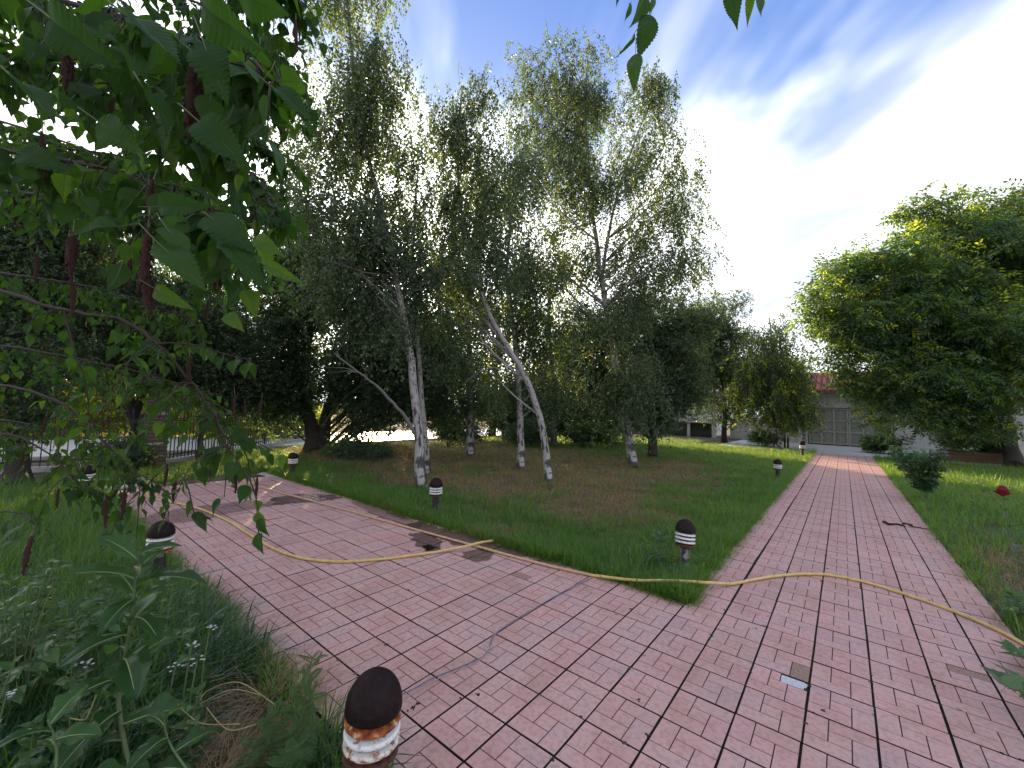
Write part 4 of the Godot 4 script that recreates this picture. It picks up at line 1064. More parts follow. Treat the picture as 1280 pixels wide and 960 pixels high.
	# shrubs
	for e in [[[Vector3(-12.826, 0.586, -11.601), Vector3(0.00, 0.00, 0.00)], [[Vector3(-12.824, 0.720, -11.592), Vector3(0.80, 0.47, 0.80)], [Vector3(-12.048, 0.618, -12.233), Vector3(0.53, 0.40, 0.53)]], "dark low shrub left of the straight grey birch, before the road"],
			[[Vector3(-10.697, 0.643, -14.625), Vector3(0.00, 0.00, 0.00)], [[Vector3(-10.696, 0.713, -14.620), Vector3(0.92, 0.57, 0.92)], [Vector3(-11.386, 0.438, -14.079), Vector3(0.57, 0.35, 0.57)]], "dark low shrub behind the leaning birch"],
			[[Vector3(-9.551, 0.659, -16.850), Vector3(0.00, 0.00, 0.00)], [[Vector3(-9.464, 0.663, -16.921), Vector3(0.97, 0.52, 0.97)], [Vector3(-8.456, 0.538, -17.107), Vector3(0.73, 0.44, 0.73)]], "small bright green shrub between the leaning birch and the tallest birch"],
			[[Vector3(-13.920, -0.173, -1.202), Vector3(0.00, 0.00, 0.00)], [[Vector3(-12.225, 0.062, -1.790), Vector3(0.39, 0.28, 0.39)], [Vector3(-12.705, 0.199, -1.647), Vector3(0.36, 0.29, 0.36)]], "round dark shrub at the foot of the forked tree"],
			[[Vector3(-11.260, 0.098, -6.452), Vector3(0.00, 0.00, 0.00)], [[Vector3(-10.885, 0.149, -6.237), Vector3(0.78, 0.36, 0.78)], [Vector3(-9.999, 0.112, -6.446), Vector3(0.53, 0.22, 0.53)]], "low dark shrub on the lawn right of the elm trunk"],
			[[Vector3(1.688, 0.619, -27.310), Vector3(0.00, 0.00, 0.00)], [[Vector3(1.415, 0.420, -27.750), Vector3(0.56, 0.52, 0.56)], [Vector3(1.161, 0.168, -27.563), Vector3(0.36, 0.28, 0.36)]], "small bright green shrub at the right end of the path"],
			[[Vector3(-3.463, 0.520, -28.289), Vector3(0.00, 0.00, 0.00)], [[Vector3(-3.496, 0.424, -26.977), Vector3(0.63, 0.36, 0.63)]], "small green shrub behind the stakes"],
			[[Vector3(4.803, 0.643, -25.970), Vector3(0.00, 0.00, 0.00)], [[Vector3(4.910, 0.532, -26.325), Vector3(0.54, 0.54, 0.54)]], "dark shrub between the planter and the walnut trunk"],
			[[Vector3(4.148, 0.924, -26.060), Vector3(0.00, 0.00, 0.00)], [[Vector3(3.770, 0.972, -25.878), Vector3(0.83, 0.42, 0.83)], [Vector3(4.392, 1.110, -26.116), Vector3(0.68, 0.48, 0.68)]], "leafy plants growing in the brown planter"]]:
		var c: Vector3 = e[1][0][0]
		t = thing("shrub", e[2], "shrub", Vector3(c.x, 0, c.z))
		p = [Vector3(c.x, 0, c.z), Vector3(c.x, c.y * 0.5, c.z), c]
		trunk_of(t, "stem", p, 0.03, 0.012, M.bark, 0.2, 6)
		crown(t, p, e[1], ws if e[2].begins_with("small") else ds, 420 if e[2].begins_with("small") else 700, 12, M.bark, 0.1, 0.75, 0.6, -0.1)

# ---------------------------------------------------------------- things on and beside the paths
func bollard(at: Vector3, label: String, tilt := Vector3.ZERO, look := [0, 0, 0, 0], bare := false, tall := 1.0) -> void:
	var t := thing("bollard_light", label, "bollard", Vector3(at.x, ground_at(at.x, at.z), at.z), "bollard lights along the paths")
	t.rotation = tilt
	t.scale = Vector3(maxf(1.0, minf(tall, 1.06)), tall, maxf(1.0, minf(tall, 1.06)))
	var p := Shape.new()
	p.lathe([[0.0, -0.12], [0.062, -0.12], [0.060, 0.0], [0.052, 0.10], [0.047, 0.25], [0.0, 0.25]], 18)
	obj("post", [[p, M.post_bare if bare else M.post]], t)
	var core := Shape.new()
	core.lathe([[0.0, 0.249], [0.068, 0.249], [0.068, 0.41], [0.0, 0.41]], 18)
	obj("core", [[core, M.rust_dark]], t)
	var skirt := [M.louvre, M.louvre_rust, M.rust, M.rust_dark]
	for k in 4:
		var y := 0.252 + 0.0375 * k
		var s := Shape.new()
		var r := 0.101 if k > 0 else 0.099
		s.lathe([[0.066, y + 0.022], [0.080, y + 0.0215], [r - 0.006, y + 0.017], [r, y + 0.010], [r, y + 0.004], [r - 0.004, y], [r - 0.012, y + 0.002], [0.067, y + 0.010]], 36)
		obj("base_ring" if k == 0 else "louvre", [[s, skirt[look[k]]]], t)
	var d := Shape.new()
	var prof := [[0.080, 0.401], [0.100, 0.400], [0.103, 0.407]]
	for i in range(1, 11):
		var a := PI / 2.0 * i / 10.0
		prof.append([0.103 * cos(a) if i < 10 else 0.0, 0.412 + 0.118 * sin(a)])
	d.lathe(prof, 36)
	obj("dome", [[d, M.dome]], t)

func path_things() -> void:
	bollard(Vector3(-1.468, 0, -0.985), "rusty louvred bollard light with a dark dome, nearest at the bottom of the photo", Vector3(0.0, 0.4, -0.02), [3, 1, 0, 2], false, 1.12)
	bollard(Vector3(-1.327, 0.000, -4.597), "leaning bollard light with white louvres and peeling post at the corner of the lawn", Vector3(0.05, 2.0, -0.13), [3, 0, 0, 0], true)
	bollard(Vector3(-4.898, 0.000, -4.236), "upright bollard light in the grass edge before the front birch", Vector3(0.0, 1.0, 0.01), [3, 0, 0, 0])
	bollard(Vector3(-1.391, 0.000, -13.111), "bollard light on the lawn edge halfway along the path to the gates", Vector3(0.02, 0.7, 0.0), [3, 0, 0, 0])
	bollard(Vector3(-1.369, 0.000, -21.311), "farthest bollard light left of the path, close to the gates", Vector3(0.0, 2.4, 0.0), [3, 0, 0, 0], false, 1.3)
	bollard(Vector3(1.513, 0.000, -23.883), "farthest bollard light right of the path, among rose leaves", Vector3(0.0, 1.7, 0.03), [3, 0, 0, 0])
	bollard(Vector3(-4.819, 0.000, -0.943), "bollard light with one rusted ring in the tall grass left of the left path", Vector3(0.02, 3.9, -0.02), [2, 1, 0, 0])
	bollard(Vector3(-9.472, 0.000, -4.029), "bollard light beside the narrow concrete footpath near the elm", Vector3(0.0, 1.2, 0.0), [3, 0, 0, 0])
	bollard(Vector3(-9.447, 0.000, -0.843), "bollard light half hidden by leaves at the left end of the path", Vector3(0.0, 5.2, 0.02), [3, 0, 0, 0])
	# hoses
	var s := Shape.new()
	var pts := [Vector3(-9.859, 0.020, -1.738), Vector3(-9.438, 0.015, -1.594), Vector3(-8.724, 0.015, -1.530), Vector3(-8.206, 0.015, -1.674), Vector3(-7.394, 0.015, -1.869), Vector3(-6.425, 0.015, -1.945), Vector3(-5.605, 0.015, -1.934), Vector3(-4.840, 0.015, -1.940), Vector3(-4.370, 0.015, -2.031), Vector3(-4.056, 0.015, -2.212), Vector3(-3.836, 0.015, -2.487), Vector3(-3.663, 0.016, -2.812), Vector3(-3.522, 0.020, -3.140), Vector3(-3.379, 0.045, -3.436), Vector3(-3.358, 0.042, -3.628), Vector3(-3.321, 0.030, -3.800)]
	var path := smooth(pts, 6, 0.0015)
	s.tube(path, [0.0145], 10, 0.0, 1, 1.0)
	var o := obj("garden_hose", [[s, M.hose]])
	tag(o, "short yellow hose curling over the left path, its open end on the other hose", "hose")
	s = Shape.new()
	pts = [Vector3(-9.676, 0.015, -3.032), Vector3(-8.403, 0.015, -3.086), Vector3(-7.186, 0.015, -3.210), Vector3(-6.168, 0.015, -3.313), Vector3(-5.190, 0.015, -3.394), Vector3(-4.368, 0.015, -3.463), Vector3(-3.805, 0.015, -3.514), Vector3(-3.305, 0.015, -3.560), Vector3(-2.858, 0.015, -3.600), Vector3(-2.370, 0.015, -3.659), Vector3(-1.954, 0.015, -3.747)]
	path = smooth(pts, 5)
	s.tube(path, [0.0145], 10, 0.0, 1, 1.0)
	var s2 := Shape.new()
	pts = [Vector3(-1.954, 0.015, -3.747), Vector3(-1.578, 0.050, -3.831), Vector3(-1.263, 0.080, -4.005), Vector3(-1.034, 0.070, -4.207), Vector3(-0.857, 0.018, -4.510), Vector3(-0.699, 0.015, -4.810), Vector3(-0.466, 0.015, -5.181), Vector3(-0.179, 0.015, -5.469), Vector3(0.108, 0.015, -5.524), Vector3(0.367, 0.015, -5.447), Vector3(0.594, 0.015, -5.331), Vector3(0.789, 0.015, -5.185), Vector3(0.931, 0.015, -5.016), Vector3(1.041, 0.015, -4.799), Vector3(1.116, 0.015, -4.538), Vector3(1.161, 0.020, -4.155)]
	path = smooth(pts, 6, 0.0015)
	s2.tube(path, [0.0145], 10, 0.0, 1, 1.0)
	o = obj("garden_hose", [[s, M.hose_dusk], [s2, M.hose]])
	tag(o, "long yellow hose lying along the left path and across the path to the gates", "hose")
	for e in [["wire_blue", [Vector3(-1.972, 0.006, -1.389), Vector3(-1.969, 0.006, -1.458), Vector3(-1.946, 0.006, -1.565), Vector3(-1.936, 0.006, -1.705), Vector3(-1.896, 0.006, -1.862), Vector3(-1.860, 0.006, -2.026), Vector3(-1.871, 0.008, -2.130), Vector3(-1.930, 0.008, -2.228), Vector3(-1.975, 0.006, -2.330), Vector3(-1.987, 0.006, -2.529), Vector3(-1.994, 0.006, -2.829), Vector3(-1.982, 0.006, -3.073), Vector3(-1.960, 0.006, -3.329), Vector3(-1.940, 0.006, -3.687)], "thin blue wire lying across the slabs from the rusty bollard"],
			["wire_white", [Vector3(-1.946, 0.005, -1.382), Vector3(-1.923, 0.005, -1.467), Vector3(-1.918, 0.005, -1.584), Vector3(-1.909, 0.005, -1.712), Vector3(-1.876, 0.009, -1.864), Vector3(-1.852, 0.005, -2.025), Vector3(-1.868, 0.012, -2.135), Vector3(-1.944, 0.005, -2.236), Vector3(-1.981, 0.009, -2.345), Vector3(-1.998, 0.005, -2.553), Vector3(-1.993, 0.009, -2.840), Vector3(-1.989, 0.005, -3.110), Vector3(-1.974, 0.005, -3.411), Vector3(-1.928, 0.005, -3.780)], "thin whitish wire twisted beside the blue wire on the slabs"]]:
		s = Shape.new()
		path = smooth(e[1], 4, 0.0012)
		s.tube(path, [0.0026], 6)
		tag(obj("wire", [[s, M[e[0]]]]), e[2], "wire")
	# twigs
	s = Shape.new()
	path = smooth([Vector3(0.476, 0.012, -8.994), Vector3(0.541, 0.020, -8.825), Vector3(0.643, 0.012, -8.971), Vector3(0.714, 0.015, -8.842)], 4, 0.004)
	s.tube(path, taper(path.size(), 0.02, 0.012), 6, 0.2)
	tag(obj("fallen_stick", [[s, M.bark]]), "short thick dark stick lying on the path to the gates", "stick")
	s = Shape.new()
	path = smooth([Vector3(0.719, 0.012, -9.112), Vector3(0.817, 0.012, -9.085), Vector3(0.780, 0.012, -8.986), Vector3(0.909, 0.010, -8.944), Vector3(1.031, 0.008, -8.960)], 4, 0.004)
	s.tube(path, taper(path.size(), 0.014, 0.004), 6, 0.2)
	tag(obj("fallen_stick", [[s, M.bark]]), "thin dark twig lying on the right edge of the path to the gates", "stick")
	wet()
	debris()

# irregular films of water, each a closed outline a millimetre above the slabs
func film(outline: Array, mat: Material, y: float, called: String, label: String) -> void:
	var pts := PackedVector2Array()
	var off := []
	for i in outline.size():
		var a: Vector3 = outline[i]
		var b: Vector3 = outline[(i + 1) % outline.size()]
		for k in 6:
			var q := a.lerp(b, k / 6.0)
			pts.append(Vector2(q.x, q.z))
			off.append(Vector2(rf(-1, 1), rf(-1, 1)))
	var idx := PackedInt32Array()
	var plain_pts := pts.duplicate()
	for j in [0.05, 0.03, 0.015, 0.005, 0.0]:
		for i in pts.size():
			pts[i] = plain_pts[i] + off[i] * j
		idx = Geometry2D.triangulate_polygon(pts)
		if idx.size():
			break
	var s := Shape.new()
	for i in range(0, idx.size(), 3):
		s.flat(Vector3(pts[idx[i]].x, y, pts[idx[i]].y), Vector3(pts[idx[i + 1]].x, y, pts[idx[i + 1]].y), Vector3(pts[idx[i + 2]].x, y, pts[idx[i + 2]].y), Vector3.UP)
	tag(obj(called, [[s, mat]]), label, "", "", "structure")

func wet() -> void:
	M.wet = plainmat(0.018, 0.010, 0.008, 0.27)
	M.wet.transparency = BaseMaterial3D.TRANSPARENCY_ALPHA
	M.wet.albedo_color.a = 0.52
	M.wet_edge = plainmat(0.03, 0.016, 0.012, 0.45)
	M.wet_edge.transparency = BaseMaterial3D.TRANSPARENCY_ALPHA
	M.wet_edge.albedo_color.a = 0.3
	M.puddle = plainmat(0.02, 0.014, 0.012, 0.03)
	M.puddle.metallic_specular = 0.9
	film([Vector3(-6.353, 0.000, -3.686), Vector3(-6.263, 0.000, -3.955), Vector3(-5.385, 0.000, -3.795), Vector3(-4.541, 0.000, -3.733), Vector3(-4.353, 0.000, -3.451), Vector3(-5.160, 0.000, -3.506)], M.wet_edge, 0.0065, "water", "damp band along the lawn edge before the front birch")
	film([Vector3(-2.834, 0.000, -3.788), Vector3(-2.547, 0.000, -3.928), Vector3(-2.103, 0.000, -3.853), Vector3(-2.330, 0.000, -3.752), Vector3(-2.605, 0.000, -3.673)], M.wet_edge, 0.0065, "water", "damp band along the lawn edge right of the open hose end")
	film([Vector3(-4.637, 0.000, -3.471), Vector3(-4.673, 0.000, -3.768), Vector3(-4.151, 0.000, -3.755), Vector3(-3.581, 0.000, -3.850), Vector3(-3.049, 0.000, -3.836), Vector3(-2.723, 0.000, -3.790), Vector3(-2.853, 0.000, -3.596), Vector3(-3.228, 0.000, -3.546), Vector3(-3.728, 0.000, -3.445), Vector3(-4.174, 0.000, -3.439)], M.wet, 0.0035, "water", "dark wet strip beside the hose at the lawn edge")
	film([Vector3(-4.295, 0.000, -3.319), Vector3(-4.244, 0.000, -3.561), Vector3(-3.841, 0.000, -3.417), Vector3(-3.573, 0.000, -3.209), Vector3(-3.662, 0.000, -3.085), Vector3(-3.952, 0.000, -3.142)], M.wet, 0.0055, "water", "dark wet patch between the two hoses")
	film([Vector3(-3.354, 0.000, -3.350), Vector3(-3.298, 0.000, -3.553), Vector3(-3.108, 0.000, -3.591), Vector3(-2.970, 0.000, -3.383), Vector3(-3.040, 0.000, -3.221), Vector3(-3.243, 0.000, -3.217)], M.wet, 0.0045, "water", "dark wet patch by the open hose end")
	film([Vector3(-7.538, 0.000, -2.928), Vector3(-7.569, 0.000, -3.376), Vector3(-7.187, 0.000, -3.697), Vector3(-6.766, 0.000, -3.771), Vector3(-6.762, 0.000, -3.415), Vector3(-6.894, 0.000, -3.021), Vector3(-6.937, 0.000, -2.738)], M.wet, 0.0045, "water", "dark wet stain across the far part of the left path")
	film([Vector3(-7.295, 0.000, -1.075), Vector3(-7.615, 0.000, -1.455), Vector3(-7.647, 0.000, -1.981), Vector3(-7.561, 0.000, -2.551), Vector3(-7.450, 0.000, -2.933), Vector3(-6.937, 0.000, -2.738), Vector3(-6.879, 0.000, -2.227), Vector3(-6.774, 0.000, -1.722), Vector3(-6.766, 0.000, -1.304)], M.wet_edge, 0.0035, "water", "damp stain across the left path under the short hose")
	film([Vector3(-5.847, 0.000, -3.901), Vector3(-5.302, 0.000, -3.881), Vector3(-4.778, 0.000, -3.779), Vector3(-4.934, 0.000, -3.618), Vector3(-5.467, 0.000, -3.709)], M.wet_edge, 0.0035, "water", "damp stain at the lawn edge near the front bollard")
	film([Vector3(-3.832, 0.000, -3.142), Vector3(-3.810, 0.000, -3.242), Vector3(-3.672, 0.000, -3.223), Vector3(-3.650, 0.000, -3.133), Vector3(-3.708, 0.000, -3.077)], M.puddle, 0.0065, "water", "small bright puddle on the slabs between the hoses")

func debris() -> void:
	rng.seed = 555
	var bits := []
	for v in 3:
		var s := Shape.new()
		var g := Shape.new()
		for k in 7:
			var p := Vector3(rf(-0.02, 0.02), 0, rf(-0.02, 0.02))
			s.block(p, Vector3(rf(0.006, 0.02), rf(0.003, 0.008), rf(0.005, 0.014)), 0.001, Basis(Vector3.UP, rf(0, 6)))
		for k in 4:
			var a := rf(0, TAU)
			g.blade(Vector3(rf(-0.01, 0.01), 0, rf(-0.01, 0.01)), Vector3(cos(a), 0, sin(a)), rf(0.012, 0.04), rf(0.3, 0.9), 0.003)
		bits.append(commit([[s, M.bed], [g, [M.grass_dark, M.grass, M.dry][v]]]))
	var where := [[], [], []]
	for k in 300:
		var x: float
		var z: float
		if rng.randf() < 0.65:
			x = X0 + 0.3 * rng.randi_range(0, 7) + rf(-0.006, 0.006)
			z = rf(-12.0, 0.5)
		else:
			x = rf(-10.0, X1)
			z = Z0 + 0.3 * rng.randi_range(0, 9) + rf(-0.006, 0.006)
		if rng.randf() < 0.25:
			x += rf(-0.15, 0.15)
		if paved(x, z, -0.02):
			where[rng.randi() % 3].append(Transform3D(Basis(Vector3.UP, rf(0, TAU)).scaled(Vector3.ONE * rf(0.2, 0.7)), Vector3(x, -0.003, z)))
	for q in [Vector3(-1.837, 0.000, -1.457), Vector3(-1.837, 0.000, -1.489), Vector3(-1.842, 0.000, -1.525), Vector3(-1.700, 0.000, -1.710), Vector3(-1.640, 0.000, -1.798), Vector3(-0.548, 0.000, -3.759), Vector3(0.446, 0.000, -4.081), Vector3(-1.402, 0.000, -3.378), Vector3(-1.451, 0.000, -3.207), Vector3(-1.385, 0.000, -2.336), Vector3(-0.813, 0.000, -4.649), Vector3(-0.804, 0.000, -3.915)]:
		where[0].append(Transform3D(Basis(Vector3.UP, rf(0, TAU)).scaled(Vector3.ONE * rf(0.35, 0.75)), Vector3(q.x, -0.002, q.z)))
	var n := ["dark crumbs of soil and moss caught in the joints of the slabs", "small green weeds sprouting in the joints of the slabs", "dry crumbs and stalks in the joints of the slabs"]
	for v in 3:
		tag(many("joint_litter", bits[v], where[v]), n[v], "litter")

# ---------------------------------------------------------------- grass
func tuft(mats: Array, seed_: int, blades: int, lo: float, hi: float, width: float, spread: float, lean: float) -> ArrayMesh:
	rng.seed = seed_
	var s := [Shape.new(), Shape.new(), Shape.new()]
	for k in blades:
		var a := rf(0, TAU)
		var d := Vector3(cos(a), 0, sin(a))
		var w := rng.randf()
		s[0 if w < 0.5 else (1 if w < 0.8 else 2)].blade(d * spread * sqrt(rng.randf()) + Vector3(0, -0.01, 0), Vector3(cos(a + rf(-0.8, 0.8)), 0, sin(a + rf(-0.8, 0.8))).normalized(), rf(lo, hi), rf(0.15, lean), width * rf(0.7, 1.3), 3)
	return commit([[s[0], mats[0]], [s[1], mats[1]], [s[2], mats[2]]])

func dryness(x: float, z: float) -> float:
	var from_edge := minf(Z0 - z, (X0 - x) * 1.5)
	var d := 1.15 * smoothstep(0.8, 2.0, from_edge) * (1.0 - smoothstep(12.0, 17.0, -z)) * (1.0 - 0.75 * smoothstep(-4.0, -2.0, x))
	return clampf(d + 0.9 * lumps.get_noise_2d(x * 50.0 + 50.0, z * 50.0), 0.0, 1.0)

func grass() -> void:
	var green := []
	var lush := []
	var dry := []
	for k in 4:
		green.append(tuft([M.grass, M.grass_dark, M.grass_pale], 500 + k, 11, 0.04, 0.16, 0.0055, 0.06, 1.1))
		lush.append(tuft([M.grass, M.grass_dark, M.grass_pale], 520 + k, 15, 0.12, 0.32, 0.0048, 0.06, 0.9))
		dry.append(tuft([M.dry, M.dry_dark, M.straw], 540 + k, 11, 0.03, 0.11, 0.0038, 0.07, 1.2))
	rng.seed = 4321
	var put := func(list: Array, x: float, z: float, scale: float, sit := 0.0) -> void:
		list[rng.randi() % 4].append(Transform3D(Basis(Vector3.UP, rf(0, TAU)).scaled(Vector3(1, rf(0.7, 1.3), 1) * scale), Vector3(x, ground_at(x, z) + sit, z)))
	var g := [[], [], [], []]
	var d := [[], [], [], []]
	# lawn
	for k in 52000:
		var x := X0 + 0.02 - pow(rng.randf(), 1.25) * 14.0
		var z := Z0 + 0.02 - pow(rng.randf(), 1.6) * 24.0
		var near := Vector2(x, z).length()
		if rng.randf() < (near - 7.0) / 26.0:
			continue
		var dd := dryness(x, z)
		if rng.randf() < dd:
			if rng.randf() < 0.95:
				put.call(d, x, z, 1.0 + near * 0.02)
			if rng.randf() < 0.9:
				continue
		put.call(g, x, z, (0.75 + 0.5 * (lumps.get_noise_2d(x * 90.0, z * 90.0) + 0.5)) * (1.0 + near * 0.02))
	# the fringe that hangs over the edges of the lawn
	for k in 2400:
		var on := rng.randf() < 0.55
		var x := X0 + rf(-0.18, 0.02) if on else X0 - rng.randf() * 9.0
		var z := Z0 - pow(rng.randf(), 1.5) * 19.0 if on else Z0 + rf(-0.16, 0.06)
		put.call(g, x, z, rf(0.7, 1.1), 0.015)
	for k in 110:
		put.call(g, X0 + 0.02 - absf(rng.randfn()) * 0.34, Z0 + 0.05 - absf(rng.randfn()) * 0.28, rf(0.7, 1.2), 0.01)
	var tall := [[], [], [], []]
	for k in 2600:
		var x := X0 - 0.05 - pow(rng.randf(), 1.4) * 12.0
		var z := Z0 - 0.05 - pow(rng.randf(), 1.9) * 16.0
		if lumps.get_noise_2d(x * 110.0, z * 110.0) > 0.0 and dryness(x, z) < 0.7:
			put.call(tall, x, z, rf(0.35, 0.9))
	for k in 4:
		tag(many("lawn_tufts", lush[k], tall[k]), "taller tufts of grass in clumps on the lawn", "grass", "tall tufts on the lawn")
		tag(many("lawn_grass", green[k], g[k]), "green grass of the lawn under the birches", "grass", "grass on the lawn")
		tag(many("dry_grass", dry[k], d[k]), "dry brown grass and litter under the birches", "grass", "dry grass on the lawn")
	# right of the path to the gates
	g = [[], [], [], []]
	d = [[], [], [], []]
	for k in 24000:
		var x := X1 + 0.03 + pow(rng.randf(), 1.3) * 9.0
		var z := -0.5 - pow(rng.randf(), 1.1) * 25.0
		var near := Vector2(x, z).length()
		if rng.randf() < (near - 8.0) / 26.0:
			continue
		if z < -24.4:
			continue
		var arid := exp(-pow((z + 6.6) / 2.4, 2)) * smoothstep(0.0, 0.35, x - X1) + 0.5 * lumps.get_noise_2d(x * 60.0, z * 60.0)
		if rng.randf() < arid:
			put.call(d, x, z, 1.2)
		else:
			put.call(g, x, z, rf(0.8, 1.7) * (1.0 + near * 0.01))
	for k in 4:
		tag(many("border_grass", green[k], g[k]), "green grass to the right of the path to the gates", "grass", "grass right of the path")
		tag(many("dry_border_grass", dry[k], d[k]), "dry straw-coloured grass round the red rose", "grass", "dry grass right of the path")
	# tall grass left of the left path
	g = [[], [], [], []]
	var low := [[], [], [], []]
	for k in 13000:
		var x := -0.9 - rng.randf() * 10.0
		var z := Z1 + 0.05 + pow(rng.randf(), 1.2) * 3.4
		if Vector2(x, z).length() < 0.75 or Vector2(x + 2.42, z + 0.95).length() < 0.36 or Vector2(x + 1.95, z + 0.6).length() < 0.36:
			continue
		if x < -4.6 and z > -0.4 and rng.randf() < 0.45:
			continue
		if x > -3.4 and rng.randf() < 0.35:
			continue
		if x > -2.9 and rng.randf() < 0.7:
			put.call(low, x, z, rf(0.8, 1.6))
		elif z - Z1 > 0.12 or rng.randf() < 0.5:
			put.call(g, x, z, rf(0.6, 1.15) * clampf(0.45 + (z - Z1) * 1.3, 0.45, 1.0))
	for k in 700:
		put.call(low, -2.2 - rng.randf() * 7.8, Z1 + rf(-0.04, 0.12), rf(0.8, 1.3), 0.01)
	for k in 1500:
		var x := -10.3 - rng.randf() * 2.5
		put.call(low, x, -0.6 - rng.randf() * 4.5, rf(0.9, 1.6))
	for k in 4:
		tag(many("verge_grass", lush[k], g[k]), "tall green grass on the verge left of the left path", "grass", "tall grass on the left verge")
		tag(many("verge_undergrowth", green[k], low[k]), "short grass and undergrowth at the foot of the left verge", "grass", "short grass on the left verge")

# ---------------------------------------------------------------- plants near the camera
# a toothed leaf with pleated blade; x runs along the midrib, y is up
func toothed_leaf(mat: Material, seed_: int, broad := 0.74, teeth := 15, cup := 0.10, bend := 0.22) -> ArrayMesh:
	rng.seed = seed_
	var s := Shape.new()
	var rib := Shape.new()
	var prof := [[0.0, 0.05], [0.05, 0.26], [0.13, 0.43], [0.25, 0.50], [0.38, 0.48], [0.52, 0.40], [0.66, 0.28], [0.78, 0.16], [0.88, 0.075], [0.95, 0.03], [1.0, 0.0]]
	var width := func(t: float) -> float:
		for i in prof.size() - 1:
			if t <= prof[i + 1][0]:
				return lerpf(prof[i][1], prof[i + 1][1], (t - prof[i][0]) / (prof[i + 1][0] - prof[i][0])) * broad
		return 0.0
	var ph := rf(0, TAU)
	for side in [-1.0, 1.0]:
		var edge := []
		var mid := []
		for i in teeth * 2 + 1:
			var t := float(i) / (teeth * 2)
			var y := -bend * t * t + 0.02 * sin(t * 9.0 + ph)
			mid.append(Vector3(t, y, 0.0))
			var w: float = width.call(minf(1.0, t))
			var tooth := 1.0 if i % 2 == 0 else rf(0.84, 0.93)
			var et := minf(1.0, t + (0.02 if i % 2 == 0 else 0.0))
			edge.append(Vector3(et, y + cup * w * 1.4 + (0.004 if i % 2 == 0 else -0.004) + 0.05 * w * sin(t * 11.0 + ph * side), side * w * tooth))
		for i in teeth * 2:
			var half0: Vector3 = mid[i].lerp(edge[i], 0.55) + Vector3(0.02, 0.003 if i % 4 < 2 else -0.001, 0)
			var half1: Vector3 = mid[i + 1].lerp(edge[i + 1], 0.55) + Vector3(0.02, 0.003 if (i + 1) % 4 < 2 else -0.001, 0)
			s.quad(mid[i], mid[i + 1], half1, half0, Vector3.UP)
			s.quad(half0, half1, edge[i + 1], edge[i], Vector3.UP)
	rib.tube([Vector3(-0.38, 0.05, 0), Vector3(-0.18, 0.015, 0), Vector3(0, -0.004, 0), Vector3(0.35, -bend * 0.1225 - 0.004, 0), Vector3(0.8, -bend * 0.64 - 0.003, 0)], [0.014, 0.012, 0.012, 0.008, 0.003], 4)
	return commit([[s, mat], [rib, M.stem]])

# long wavy leaf of a tall weed with a pale midrib
func wavy_leaf(mat: Material, seed_: int, broad := 0.30, bend := 0.4) -> ArrayMesh:
	rng.seed = seed_
	var s := Shape.new()
	var rib := Shape.new()
	var ph := rf(0, TAU)
	var steps := 18
	var spine := []
	for side in [-1.0, 1.0]:
		var last := []
		for i in steps + 1:
			var t := float(i) / steps
			var y := 0.15 * t - bend * t * t
			var w := broad * pow(sin(PI * minf(1.0, 0.08 + 0.92 * t)), 0.75) * (0.75 + 0.5 * t) * (1.0 + 0.06 * sin(t * 17.0 + ph * side))
			if i == steps:
				w = 0.0
			var m := Vector3(t, y, 0)
			var h := Vector3(t, y + w * 0.22, side * w * 0.5)
			var e := Vector3(t + 0.02, y + w * (0.30 + 0.2 * sin(t * 12.0 + ph)), side * w)
			if side > 0.0:
				spine.append(m + Vector3(0, 0.003, 0))
			if i > 0:
				s.quad(last[0], m, h, last[1], Vector3.UP)
				s.quad(last[1], h, e, last[2], Vector3.UP)
			last = [m, h, e]
	rib.tube(spine.slice(0, steps - 1), taper(steps - 1, 0.020, 0.005), 5)
	return commit([[s, mat], [rib, M.midrib]])

func facing(base: Vector3, dir: Vector3, up: Vector3, length: float, wide := 1.0) -> Transform3D:
	var x := dir.normalized()
	var z := x.cross(up).normalized()
	var y := z.cross(x)
	return Transform3D(Basis(x * length, y * length, z * length * wide), base)

func catkin_mesh(seed_: int) -> ArrayMesh:
	rng.seed = seed_
	var s := Shape.new()
	var path := []
	var radii := []
	var cx := rf(-0.03, 0.03)
	for i in 22:
		var t := i / 21.0
		path.append(Vector3(cx * sin(t * 3.0), -t, 0.025 * sin(t * 4.0 + seed_)))
		radii.append(0.075 * pow(sin(PI * minf(0.97, 0.10 + 0.86 * t)), 0.7) * (1.0 + (0.16 if i % 2 == 0 else -0.16)))
	s.tube(path, radii, 8, 0.22, seed_)
	# loose scales
	for k in 46:
		var t := rf(0.05, 0.97)
		var a := rf(0, TAU)
		var o := Vector3(cos(a), 0, sin(a))
		s.leaf(Vector3(cx * sin(t * 3.0), -t, 0) + o * 0.055, (o * 0.7 + Vector3(0, -1.0, 0)).normalized(), o, rf(0.07, 0.12), 0.05, 0.1)
	var k := Shape.new()
	k.tube([Vector3(0, 0.25, 0.02), Vector3(0, 0.1, 0), Vector3(0, -0.02, 0)], [0.014, 0.014, 0.02], 5)
	return commit([[s, M.catkin], [k, M.stem]])

